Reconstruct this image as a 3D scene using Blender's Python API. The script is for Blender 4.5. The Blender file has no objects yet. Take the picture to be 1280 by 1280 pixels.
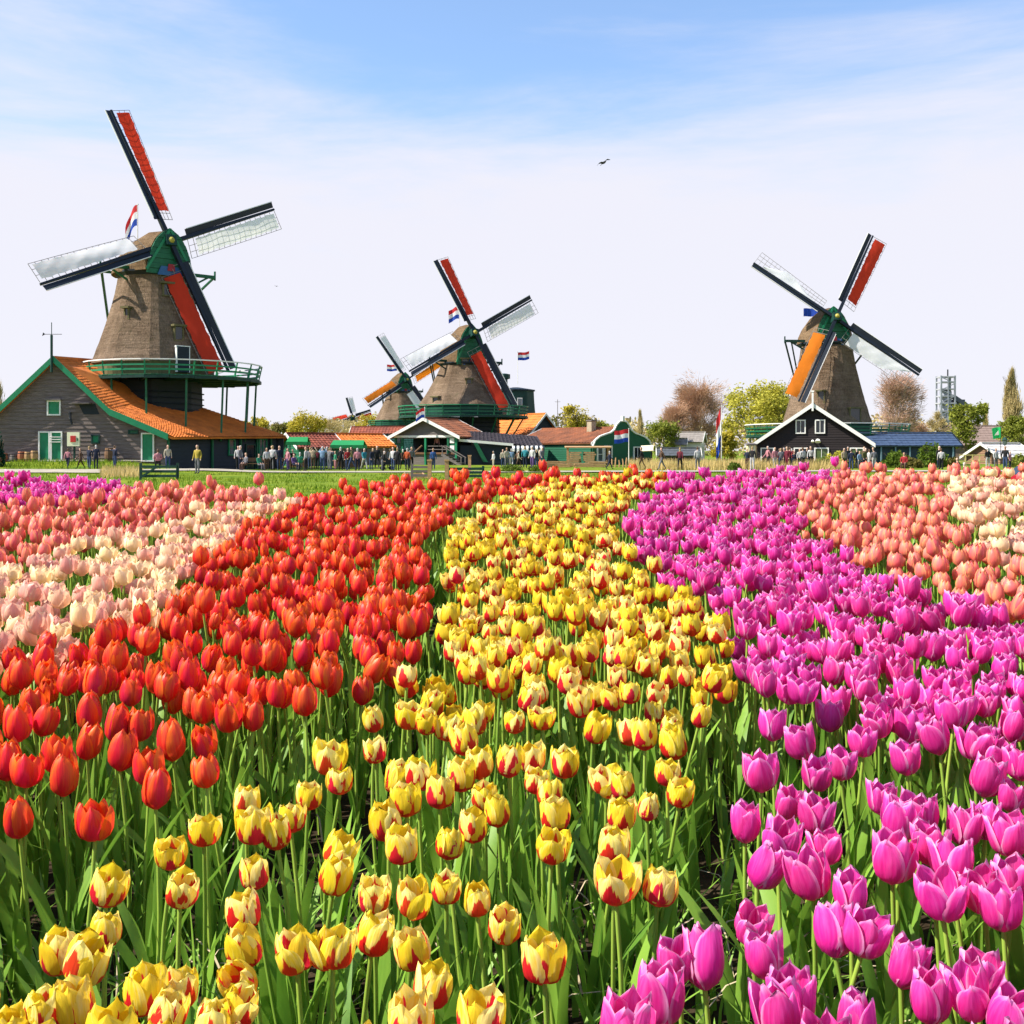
import bpy, bmesh, math, random
import numpy as np
from math import sin, cos, pi, radians, sqrt, atan2, exp
from mathutils import Vector, Matrix, noise

# ------------------------------------------------------------------ scene, camera, sky, sun
SC = bpy.context.scene
COL = SC.collection
F, HY, CZ = 1372.0, 563.0, 1.5          # focal length in picture units (1280 wide), horizon row, eye height
cam_d = bpy.data.cameras.new('camera'); cam = bpy.data.objects.new('camera', cam_d); COL.objects.link(cam)
cam.location = (0, 0, CZ); cam.rotation_euler = (radians(90), 0, 0)
cam_d.sensor_width = 36; cam_d.lens = 36*F/1280; cam_d.shift_y = -(640-HY)/1280
cam_d.clip_start = 0.05; cam_d.clip_end = 6000
SC.camera = cam

SUN_AZ, SUN_EL = radians(11), radians(47)          # sun stands on the left, a little behind the viewer
sdir = Vector((-cos(SUN_AZ)*cos(SUN_EL), -sin(SUN_AZ)*cos(SUN_EL), sin(SUN_EL)))
sl = bpy.data.lights.new('sun', 'SUN'); sl.energy = 5.0; sl.angle = radians(0.55); sl.color = (1.0, 0.94, 0.85)
so = bpy.data.objects.new('sun', sl); COL.objects.link(so); so.location = (-40, -20, 60)
so.rotation_euler = (-sdir).to_track_quat('-Z', 'Y').to_euler()

W = bpy.data.worlds.new('World'); SC.world = W; W.use_nodes = True
nt = W.node_tree; nt.nodes.clear()
def wn(t, **k):
    n = nt.nodes.new(t)
    for a, b in k.items(): setattr(n, a, b)
    return n
sky = wn('ShaderNodeTexSky', sky_type='NISHITA'); sky.sun_disc = False
sky.sun_elevation = SUN_EL; sky.sun_rotation = atan2(sdir.x, sdir.y); sky.air_density = 1.0; sky.dust_density = 0.2; sky.ozone_density = 3.0
tc = wn('ShaderNodeTexCoord'); sep = wn('ShaderNodeSeparateXYZ'); nt.links.new(tc.outputs['Generated'], sep.inputs[0])
mp = wn('ShaderNodeMapping'); mp.inputs['Scale'].default_value = (1.0, 1.0, 5.5); mp.inputs['Rotation'].default_value = (0, radians(9), radians(20))
nt.links.new(tc.outputs['Generated'], mp.inputs[0])
nz = wn('ShaderNodeTexNoise'); nz.inputs['Scale'].default_value = 2.1; nz.inputs['Detail'].default_value = 7; nz.inputs['Roughness'].default_value = 0.6; nz.inputs['Distortion'].default_value = 0.35
nt.links.new(mp.outputs[0], nz.inputs['Vector'])
# height in the sky plus streaks of noise decide how thick the veil of cirrus is
ad = wn('ShaderNodeMath', operation='MULTIPLY_ADD'); ad.inputs[1].default_value = -0.36; nt.links.new(nz.outputs['Fac'], ad.inputs[0]); nt.links.new(sep.outputs['Z'], ad.inputs[2])
rp = wn('ShaderNodeMapRange', interpolation_type='SMOOTHSTEP'); rp.inputs['From Min'].default_value = 0.02; rp.inputs['From Max'].default_value = 0.205
rp.inputs['To Min'].default_value = 0.97; rp.inputs['To Max'].default_value = 0.12
nt.links.new(ad.outputs[0], rp.inputs['Value'])
mx = wn('ShaderNodeMix', data_type='RGBA'); nt.links.new(rp.outputs[0], mx.inputs['Factor'])
hs = wn('ShaderNodeHueSaturation'); hs.inputs['Saturation'].default_value = 1.1; hs.inputs['Value'].default_value = 2.15; nt.links.new(sky.outputs[0], hs.inputs['Color']); nt.links.new(hs.outputs[0], mx.inputs['A']); mx.inputs['B'].default_value = (7.7, 7.62, 8.4, 1)
bg = wn('ShaderNodeBackground'); bg.inputs['Strength'].default_value = 0.060
nt.links.new(mx.outputs['Result'], bg.inputs[0]); ow = wn('ShaderNodeOutputWorld'); nt.links.new(bg.outputs[0], ow.inputs[0])

SC.view_settings.view_transform = 'Standard'; SC.view_settings.look = 'None'
SC.view_settings.exposure = 0.95; SC.view_settings.gamma = 1.0; SC.view_settings.use_curve_mapping = False
SC.cycles.max_bounces = 4; SC.cycles.diffuse_bounces = 2; SC.cycles.glossy_bounces = 2; SC.cycles.transmission_bounces = 3; SC.cycles.use_adaptive_sampling = True; SC.cycles.adaptive_threshold = .02; SC.cycles.transparent_max_bounces = 8
SC.render.film_transparent = False

# ------------------------------------------------------------------ helpers
R = random.Random(7)
V = Vector
def at(px, py, D): return V(((px-640)/F*D, D, CZ-(py-HY)/F*D))
def sstep(a, b, x):
    t = min(1, max(0, (x-a)/(b-a))); return t*t*(3-2*t)
def lin(h):
    c = [int(h[i:i+2], 16)/255 for i in (0, 2, 4)]
    return tuple(x/12.92 if x <= .04045 else ((x+.055)/1.055)**2.4 for x in c)

def ground_z(x, y):
    if y < 30:
        b = 0.30+0.102*max(y, -1.0)
        z = b if y < 6.9 else (0.30+0.102*6.9)*(1-sstep(6.9, 21, y))
        z *= 1-sstep(9, 16, abs(x))
    else:
        z = 0.0
    z += 0.68*sstep(74, 79, y)*(1-sstep(-27, -24.2, x))*(1-sstep(110, 130, y))
    z += 0.20*sstep(66, 74, y)*(1-sstep(-22, -16, x))*(1-sstep(74, 79, y)*(1-sstep(-27, -24.2, x)))*(1-sstep(78, 84, y))
    z -= 0.75*sstep(52, 57, y)*(1-sstep(66, 72, y))*sstep(23, 26, x)
    return z

class MB:
    """collects shapes into one mesh"""
    def __init__(s): s.v, s.f, s.m, s.uv = [], [], [], None
    def add(s, vs, fs, mi=0):
        o = len(s.v); s.v += [tuple(p) for p in vs]
        for f in fs: s.f.append(tuple(i+o for i in f)); s.m.append(mi)
    def box(s, c, size, rot=None, mi=0, taper=1.0):
        hx, hy, hz = size[0]/2, size[1]/2, size[2]/2
        P = [V((x*hx*(taper if z > 0 else 1), y*hy*(taper if z > 0 else 1), z*hz)) for z in (-1, 1) for y in (-1, 1) for x in (-1, 1)]
        if rot is not None: P = [rot @ p for p in P]
        c = V(c)
        s.add([p+c for p in P], [(0, 2, 3, 1), (4, 5, 7, 6), (0, 1, 5, 4), (2, 6, 7, 3), (0, 4, 6, 2), (1, 3, 7, 5)], mi)
    def bar(s, a, b, w, h=None, up=(0, 0, 1), mi=0, w2=None, h2=None):
        a, b = V(a), V(b); h = h or w; w2 = w2 or w; h2 = h2 or h
        d = (b-a).normalized(); u = V(up)
        if abs(d.dot(u)) > .98: u = V((0, 1, 0))
        x = d.cross(u).normalized(); z = x.cross(d).normalized()
        P = [a+x*sx*w/2+z*sz*h/2 for sx, sz in ((-1, -1), (1, -1), (1, 1), (-1, 1))]+[b+x*sx*w2/2+z*sz*h2/2 for sx, sz in ((-1, -1), (1, -1), (1, 1), (-1, 1))]
        s.add(P, [(3, 2, 1, 0), (4, 5, 6, 7), (0, 1, 5, 4), (1, 2, 6, 5), (2, 3, 7, 6), (3, 0, 4, 7)], mi)
    def tube(s, pts, rad, n=6, mi=0, cap=True):
        pts = [V(p) for p in pts]; rings = []
        if not hasattr(rad, '__len__'): rad = [rad]*len(pts)
        for i, p in enumerate(pts):
            d = (pts[min(i+1, len(pts)-1)]-pts[max(i-1, 0)]).normalized()
            u = V((0, 0, 1)) if abs(d.z) < .9 else V((1, 0, 0))
            x = d.cross(u).normalized(); z = x.cross(d)
            rings.append([p+(x*cos(2*pi*k/n)+z*sin(2*pi*k/n))*rad[i] for k in range(n)])
        s.loft(rings, mi=mi, cap=cap)
    def loft(s, rings, closed=True, mi=0, cap=True):
        n = len(rings[0]); vs = [p for r in rings for p in r]; fs = []
        for i in range(len(rings)-1):
            for k in range(n if closed else n-1):
                k2 = (k+1) % n
                fs.append((i*n+k, i*n+k2, (i+1)*n+k2, (i+1)*n+k))
        if cap and closed:
            fs.append(tuple(reversed(range(n)))); fs.append(tuple((len(rings)-1)*n+k for k in range(n)))
        s.add(vs, fs, mi)
    def prism(s, poly, d, mi=0):
        """a flat outline given thickness along d"""
        n = len(poly); d = V(d); P = [V(p) for p in poly]
        fs = [tuple(range(n)), tuple(reversed(range(n, 2*n)))]+[(k, k+n, (k+1) % n+n, (k+1) % n) for k in range(n)]
        s.add(P+[p+d for p in P], fs, mi)
    def grid(s, nu, nv, fn, mi=0):
        vs = [fn(i/nu, j/nv) for j in range(nv+1) for i in range(nu+1)]
        s.add(vs, [(j*(nu+1)+i, j*(nu+1)+i+1, (j+1)*(nu+1)+i+1, (j+1)*(nu+1)+i) for j in range(nv) for i in range(nu)], mi)
    def mesh(s, name, mats, smooth=False, fix=True):
        me = bpy.data.meshes.new(name); me.from_pydata(s.v, [], s.f)
        for m in (mats if isinstance(mats, (list, tuple)) else [mats]): me.materials.append(m)
        if any(s.m): me.polygons.foreach_set('material_index', s.m)
        if fix:
            bm = bmesh.new(); bm.from_mesh(me); bmesh.ops.recalc_face_normals(bm, faces=bm.faces); bm.to_mesh(me); bm.free()
        if s.uv:
            ul = me.uv_layers.new(name='UVMap'); li = np.empty(len(me.loops), dtype=np.int32); me.loops.foreach_get('vertex_index', li)
            ul.data.foreach_set('uv', np.asarray(s.uv, dtype=np.float32)[li].ravel())
        if smooth: me.polygons.foreach_set('use_smooth', [True]*len(me.polygons))
        me.update(); return me
    def build(s, name, mats, parent=None, smooth=False, fix=True):
        return put(name, s.mesh(name, mats, smooth, fix), parent)

def put(name, me, parent=None):
    o = bpy.data.objects.new(name, me); COL.objects.link(o)
    if parent is not None: o.parent = parent
    return o
def tag(o, label=None, cat=None, group=None, kind=None):
    if label: o['label'] = label
    if cat: o['category'] = cat
    if group: o['group'] = group
    if kind: o['kind'] = kind
    return o
def thing(name, label, cat, loc=(0, 0, 0), rz=0, group=None):
    o = bpy.data.objects.new(name, None); COL.objects.link(o); o.empty_display_size = .2
    o.location = loc; o.rotation_euler = (0, 0, rz)
    return tag(o, label, cat, group)
def frame(origin, xdir, ydir, zdir):
    m = Matrix.Identity(4)
    for i, c in enumerate((xdir, ydir, zdir)):
        for r in range(3): m[r][i] = c[r]
    m.translation = origin; return m

# ------------------------------------------------------------------ materials
MATS = {}
def mat(name, col, rough=.8, var=.25, scale=3.0, bump=0.0, stretch=(1, 1, 1), col2=None, spec=.3, trans=0.0, detail=5, metal=0):
    """principled surface whose colour drifts between two tones with noise in the object's own space"""
    if name in MATS: return MATS[name]
    m = bpy.data.materials.new(name); m.use_nodes = True; t = m.node_tree; b = t.nodes['Principled BSDF']
    c = lin(col) if isinstance(col, str) else col
    c2 = (lin(col2) if isinstance(col2, str) else col2) or tuple(x*(1-var) for x in c)
    tc = t.nodes.new('ShaderNodeTexCoord'); mp = t.nodes.new('ShaderNodeMapping'); mp.inputs['Scale'].default_value = stretch
    n = t.nodes.new('ShaderNodeTexNoise'); n.inputs['Scale'].default_value = scale; n.inputs['Detail'].default_value = detail; n.inputs['Roughness'].default_value = .65
    t.links.new(tc.outputs['Object'], mp.inputs[0]); t.links.new(mp.outputs[0], n.inputs['Vector'])
    r = t.nodes.new('ShaderNodeValToRGB'); r.color_ramp.elements[0].position = .3; r.color_ramp.elements[1].position = .7
    r.color_ramp.elements[0].color = (*c2, 1); r.color_ramp.elements[1].color = (*c, 1)
    t.links.new(n.outputs['Fac'], r.inputs[0]); t.links.new(r.outputs[0], b.inputs['Base Color'])
    b.inputs['Roughness'].default_value = rough; b.inputs['Specular IOR Level'].default_value = spec; b.inputs['Metallic'].default_value = metal
    if bump:
        bp = t.nodes.new('ShaderNodeBump'); bp.inputs['Strength'].default_value = bump; bp.inputs['Distance'].default_value = .05
        t.links.new(n.outputs['Fac'], bp.inputs['Height']); t.links.new(bp.outputs[0], b.inputs['Normal'])
    if trans:
        tr = t.nodes.new('ShaderNodeBsdfTranslucent'); t.links.new(r.outputs[0], tr.inputs[0])
        ms = t.nodes.new('ShaderNodeMixShader'); ms.inputs[0].default_value = trans
        t.links.new(b.outputs[0], ms.inputs[1]); t.links.new(tr.outputs[0], ms.inputs[2]); t.links.new(ms.outputs[0], t.nodes['Material Output'].inputs[0])
    MATS[name] = m; return m

def thatch_mat(name, light, dark, moss):
    """reed thatch: fine upright streaks, ragged layers, weather stains and moss"""
    m = bpy.data.materials.new(name); m.use_nodes = True; t = m.node_tree; b = t.nodes['Principled BSDF']; L = t.links.new
    tc = t.nodes.new('ShaderNodeTexCoord')
    def nz(scale, stretch, det=5):
        mp = t.nodes.new('ShaderNodeMapping'); mp.inputs['Scale'].default_value = stretch; L(tc.outputs['Object'], mp.inputs[0])
        n = t.nodes.new('ShaderNodeTexNoise'); n.inputs['Scale'].default_value = scale; n.inputs['Detail'].default_value = det; n.inputs['Roughness'].default_value = .7; L(mp.outputs[0], n.inputs['Vector']); return n.outputs['Fac']
    def ramp(f, a, ca, bb, cb):
        r = t.nodes.new('ShaderNodeValToRGB'); e = r.color_ramp.elements; e[0].position = a; e[0].color = (*ca, 1); e[1].position = bb; e[1].color = (*cb, 1); L(f, r.inputs[0]); return r.outputs[0]
    def mix(f, a, bb, mode='MIX'):
        n = t.nodes.new('ShaderNodeMix'); n.data_type = 'RGBA'; n.blend_type = mode
        if isinstance(f, float): n.inputs['Factor'].default_value = f
        else: L(f, n.inputs['Factor'])
        for s_, x in (('A', a), ('B', bb)):
            if isinstance(x, tuple): n.inputs[s_].default_value = (*x, 1)
            else: L(x, n.inputs[s_])
        return n.outputs['Result']
    st = nz(5.0, (2.6, 2.6, .35)); ly = nz(1.6, (.35, .35, 3.2), 4); pa = nz(.55, (1, 1, .8), 4); mo = nz(.9, (1, 1, .5), 6)
    c = ramp(st, .3, dark, .72, light)
    c = mix(.55, c, ramp(ly, .35, (.55, .53, .50), .62, (1.0, 1.0, 1.0)), 'MULTIPLY'); c = mix(.7, c, ramp(pa, .38, (.55, .52, .50), .6, (1.0, 1.0, 1.0)), 'MULTIPLY')
    c = mix(ramp(mo, .58, (0, 0, 0), .74, (.75, .75, .75)), c, moss)
    L(c, b.inputs['Base Color']); b.inputs['Roughness'].default_value = 1; b.inputs['Specular IOR Level'].default_value = .05
    ad = t.nodes.new('ShaderNodeMath'); ad.operation = 'ADD'; L(st, ad.inputs[0]); L(ly, ad.inputs[1])
    bp = t.nodes.new('ShaderNodeBump'); bp.inputs['Strength'].default_value = .9; bp.inputs['Distance'].default_value = .12; L(ad.outputs[0], bp.inputs['Height']); L(bp.outputs[0], b.inputs['Normal'])
    return m
thatch = thatch_mat('thatch', (.32, .225, .15), (.13, .095, .065), (.10, .085, .045))
thatch_cap = thatch_mat('thatch_cap', (.30, .20, .11), (.12, .08, .05), (.09, .08, .04))
thatch_dark = mat('thatch_lichen', (.17, .14, .07), .95, 0, 3, .5, (1.5, 1.5, .6), (.09, .085, .04), .1)
green_paint = mat('green_paint', (.010, .13, .058), .5, .35, 4, .1)
green_bright = mat('bright_green_paint', (.016, .23, .10), .5, .25, 4, .1)
green_dark = mat('dark_green_paint', (.008, .05, .036), .55, .4, 3, .1)
green_house = mat('house_green_paint', (.008, .105, .05), .6, .3, 2, .1, (1, 1, 6))
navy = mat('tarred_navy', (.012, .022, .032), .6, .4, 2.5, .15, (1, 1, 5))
black_wood = mat('black_tarred_wood', (.020, .013, .013), .7, .4, 2.5, .2, (1, 1, 6))
white_paint = mat('white_paint', (.80, .78, .72), .5, .10, 4)
grey_wood = mat('weathered_boards', (.215, .17, .15), .85, 0, 2.0, .3, (.6, .6, 7), (.085, .065, .058))
grey_wood2 = mat('grey_boards', (.20, .17, .155), .85, 0, 2.0, .3, (.6, .6, 7), (.10, .085, .08))
raw_wood = mat('raw_timber', (.52, .32, .15), .8, 0, 3, .2, (1, 6, 6), (.30, .165, .07))
brown_wood = mat('brown_timber', (.19, .10, .05), .8, .4, 3, .2)
tile_orange = mat('orange_pantile', (.74, .215, .034), .75, 0, .9, .2, (1, 1, 1), (.44, .12, .024), detail=8)
tile_rust = mat('rust_pantile', (.33, .115, .05), .8, 0, .7, .2, (1, 1, 1), (.13, .055, .032), detail=8)
tile_red = mat('red_pantile', (.30, .075, .04), .8, 0, .7, .2, (1, 1, 1), (.14, .04, .028), detail=8)
tile_blue = mat('blue_grey_roof', (.055, .085, .15), .45, .3, 1.5, .1, (1, 5, 1))
tile_grey = mat('grey_roof', (.28, .25, .22), .8, .3, 1.5, .1)
glass = mat('window_glass', (.02, .028, .035), .08, .5, 1.0, spec=.6)
glass_pale = mat('pale_glass', (.10, .13, .14), .08, .5, 1.0, spec=.6)
glass_reflect_green = mat('green_reflection_glass', (.10, .15, .05), .2, .5, 3.0, spec=.6)  # green of the reflection painted into the pane colour
dark_iron = mat('dark_iron', (.015, .018, .022), .5, .3, 6)
stock_dark = mat('stock_paint', (.012, .017, .026), .45, .35, 2.5)
sail_red = mat('red_sailcloth', (.74, .05, .018), .85, .15, 1.6, .25, (1, .4, 1), trans=.36)
sail_orange = mat('orange_sailcloth', (.80, .22, .012), .85, .15, 1.6, .25, (1, .4, 1), trans=.5)
sail_white = mat('white_sailcloth', (.88, .87, .86), .85, .06, 1.6, .15, (1, .4, 1), trans=.30)
lath = mat('sail_lath', (.30, .27, .24), .7, .4, 3)
path_mat = mat('path_gravel', (.38, .34, .26), .95, .3, 1.2, .2)
stone_grey = mat('grey_steel', (.34, .36, .40), .5, .35, .6)
cream_wall = mat('cream_wall', (.74, .70, .60), .8, .12, 1)
red_brick = mat('base_brick', (.06, .05, .045), .85, .4, 3, .2)
# ------------------------------------------------------------------ the setting: ground, path
def ground_material():
    m = bpy.data.materials.new('meadow_ground'); m.use_nodes = True; t = m.node_tree; b = t.nodes['Principled BSDF']
    tc = t.nodes.new('ShaderNodeTexCoord')
    def nz(scale, stretch=(1, 1, 1)):
        mp = t.nodes.new('ShaderNodeMapping'); mp.inputs['Scale'].default_value = stretch; t.links.new(tc.outputs['Object'], mp.inputs[0])
        n = t.nodes.new('ShaderNodeTexNoise'); n.inputs['Scale'].default_value = scale; n.inputs['Detail'].default_value = 6; t.links.new(mp.outputs[0], n.inputs['Vector']); return n
    def ramp(n, a, ca, bb, cb):
        r = t.nodes.new('ShaderNodeValToRGB'); e = r.color_ramp.elements; e[0].position = a; e[0].color = (*ca, 1); e[1].position = bb; e[1].color = (*cb, 1)
        t.links.new(n.outputs['Fac'], r.inputs[0]); return r
    g = ramp(nz(.55), .35, (.085, .17, .010), .68, (.26, .30, .022))
    fine = ramp(nz(7), .3, (.45, .45, .45), .7, (1, 1, 1))
    mul = t.nodes.new('ShaderNodeMix'); mul.data_type = 'RGBA'; mul.blend_type = 'MULTIPLY'; mul.inputs['Factor'].default_value = .8
    t.links.new(g.outputs[0], mul.inputs['A']); t.links.new(fine.outputs[0], mul.inputs['B'])
    soil = ramp(nz(14), .3, (.018, .012, .007), .7, (.06, .042, .024))
    at_ = t.nodes.new('ShaderNodeAttribute'); at_.attribute_name = 'soil'
    mx = t.nodes.new('ShaderNodeMix'); mx.data_type = 'RGBA'; t.links.new(at_.outputs['Fac'], mx.inputs['Factor'])
    t.links.new(mul.outputs['Result'], mx.inputs['A']); t.links.new(soil.outputs[0], mx.inputs['B']); t.links.new(mx.outputs['Result'], b.inputs['Base Color'])
    b.inputs['Roughness'].default_value = .95; b.inputs['Specular IOR Level'].default_value = .1
    bp = t.nodes.new('ShaderNodeBump'); bp.inputs['Strength'].default_value = .5; bp.inputs['Distance'].default_value = .08
    t.links.new(nz(9).outputs['Fac'], bp.inputs['Height']); t.links.new(bp.outputs[0], b.inputs['Normal'])
    return m
xs = [-2500, -1200, -600, -300, -160, -110, -80]+[-60+2*i for i in range(61)]+[80, 110, 160, 300, 600, 1200, 2500]
xs = sorted(set(xs+[-12+.5*i for i in range(49)]))
ys = sorted(set([-60, -30, -10]+[-4+.5*i for i in range(60)]+[26+2*i for i in range(60)]+[160, 200, 300, 500, 900, 1800, 3200]))
mb = MB()
for y in ys:
    for x in xs:
        z = ground_z(x, y)
        if 8 < y < 130: z += .05*noise.noise(V((x*.25, y*.25, 0)))
        elif y <= 7: z += .025*noise.noise(V((x*2.1, y*2.1, 3)))
        mb.v.append((x, y, z))
nx = len(xs)
mb.f = [(j*nx+i, j*nx+i+1, (j+1)*nx+i+1, (j+1)*nx+i) for j in range(len(ys)-1) for i in range(nx-1)]; mb.m = [0]*len(mb.f)
ground = mb.build('ground', ground_material(), smooth=True); tag(ground, kind='structure')
a = ground.data.attributes.new('soil', 'FLOAT', 'POINT')
a.data.foreach_set('value', [(1-sstep(6.6, 7.2, v[1]))*(1-sstep(8.5, 10, abs(v[0]))) for v in mb.v])

def strip(name, x0, x1, yfn, w, m, lift=.06, step=1.5):
    mb = MB(); n = int((x1-x0)/step); pts = []
    for i in range(n+1):
        x = x0+(x1-x0)*i/n; yc = yfn(x)
        for s_ in (-1, -.4, .4, 1):
            y = yc+s_*w/2*(1+.12*noise.noise(V((x*.3, s_, 0))))
            mb.v.append((x, y, ground_z(x, y)+lift+(.03 if abs(s_) < .5 else 0)))
    mb.f = [(i*4+k, i*4+k+1, (i+1)*4+k+1, (i+1)*4+k) for i in range(n) for k in range(3)]; mb.m = [0]*len(mb.f)
    return tag(mb.build(name, m, smooth=True), kind='structure')
strip('village_path', -55, 75, lambda x: 75-4.2*(1-sstep(-26, -19, x))+.10*max(0, x)+.6*sin(x*.12), 4.4, path_mat)
strip('barn_forecourt', -60, -26.5, lambda x: 79.4, .6, path_mat, .10)

# ------------------------------------------------------------------ windmills
ARC8 = [radians(22.5+45*k) for k in range(8)]
def oct_ring(r, z, rot=0, chamfer=.06):
    pts = []
    for a in ARC8:
        for s_ in (-1, 1):
            b = a+rot+s_*chamfer; pts.append(V((r*cos(b), r*sin(b), z)))
    return pts

def sail_blade(mill, M, Rr, kind, cloth, wide, seed):
    """one sail: stock with its leading board, lattice of laths and canvas; local x to the clockwise side, y outwards, z to the viewer"""
    rr = random.Random(seed)
    st = MB(); st.bar((0, -.2, 0), (0, Rr, -.05), .34*wide, .36, (0, 0, 1), 0, .17*wide, .20)
    sail = st.build('sail', stock_dark, mill); sail.matrix_local = M
    y0, y1 = Rr*.17, Rr*.995
    bd = MB()
    def leadp(t, u):      # leading board, tilted forward
        y = y0+(y1-y0)*t; return V((-.16*wide-u*.46*wide, y, .02+u*.17))
    n = 4
    for i in range(n):
        a, b = i/n, (i+1)/n
        bd.prism([leadp(a, 0), leadp(a, 1), leadp(b, 1), leadp(b, 0)], (0, 0, .035))
    lb = bd.build('leading_board', stock_dark, sail)
    ed = MB(); ed.bar(leadp(.02, 1.02)+V((0, 0, .02)), leadp(1, 1.02)+V((0, 0, .02)), .06, .09); ed.build('board_edge', white_paint, sail)
    wid = 1.62*wide
    def tw(t): return radians(18*(1-t)+10)
    def P(t, u, off=0):
        y = y0+(y1-y0)*t; x = .14*wide+u*wid; a = tw(t)
        return V((x*cos(a)-off*sin(a)*0, y, -x*sin(a)+off))
    la = MB(); nb = 17
    for i in range(nb+1): la.bar(P(i/nb, .0, -.03), P(i/nb, 1.0), .032, .035)
    for u in (.36, .68, 1.0):
        for i in range(8): la.bar(P(i/8, u), P((i+1)/8, u), .032, .032)
    la.build('lattice', lath, sail)
    cl = MB()
    def lim(t):            # where the canvas begins and ends over the width of the sail
        if kind == 'full': return (.08+.05*abs(sin(t*28)), .95-.05*abs(sin(t*28+.6))) if .055 < t < .985 else None
        if kind == 'reef_tip':   # rolled back towards the tip
            return (.05, .95-max(0, t-.60)*2.9) if .06 < t < .92 else None
        if kind == 'reef_inner':
            return (.02, .16+.75*sstep(.10, .55, t)-max(0, t-.60)*2.9) if .10 < t < .88 else None
        if kind == 'mid': return (.08, .95) if .07 < t < .93 else None
    ns = 40; rows = []
    for i in range(ns+1):
        t = i/ns; L = lim(t)
        if not L: continue
        hi = max(L[1], L[0]+.03)
        rows.append([P(t, L[0]+(hi-L[0])*k/5, .05+.07*sin(pi*k/5)*(1+.6*sin(t*9+seed)+.35*sin(t*23+2*seed))+.015*sin(t*40+k*1.7)) for k in range(6)])
    if rows:
        cl.loft(rows, closed=False, cap=False); cl.build('sail_cloth', cloth, sail, smooth=True)
    return sail

def flag_mesh(w, h, cols, droop=.35, waves=2.2, phase=0., name='cloth'):
    """flag cloth from the staff at x=0, stripes from the top down"""
    mb = MB(); n = 12
    for k in range(len(cols)):
        def fn(u, v, k=k):
            zz = -(k+v)/len(cols)*h
            x = u*w*(1-.12*droop); y = .10*w*sin(u*waves*pi+phase+zz*.6)*u
            return V((x*(1-.25*droop*u), y, zz-droop*h*u*u+.04*h*sin(u*7+phase)))
        mb.grid(n, 2, fn, k)
    return mb

FR, FW, FB = mat('flag_red', (.60, .03, .035), .8, .1, trans=.3), mat('flag_white', (.8, .8, .8), .8, .05, trans=.3), mat('flag_blue', (.02, .07, .42), .8, .1, trans=.3)
def flag(label, pos, pole_h, w, h, rz, cols=None, droop=.35, phase=0, furl=False, pole_m=None):
    t = thing('flag', label, 'flag', pos, rz)
    p = MB(); p.tube([(0, 0, 0), (0, 0, pole_h)], [.05, .03], 6); p.box((0, 0, pole_h+.04), (.1, .1, .1)); p.build('pole', pole_m or white_paint, t)
    cols = cols or [FR, FW, FB]
    if furl:
        mb = MB()
        for k in range(3):
            mb.grid(8, 3, lambda u, v, k=k: V((.05+u*w*.16+.03*sin(v*9+k), .14*sin(u*9+k*2)*(.4+.3*k), -(k+v)/3*h-u*h*.34)), k)
    else: mb = flag_mesh(w, h, cols, droop, phase=phase)
    c = mb.build('cloth', cols, t, smooth=True); c.location = (.04, 0, pole_h-.05)
    return t

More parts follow.
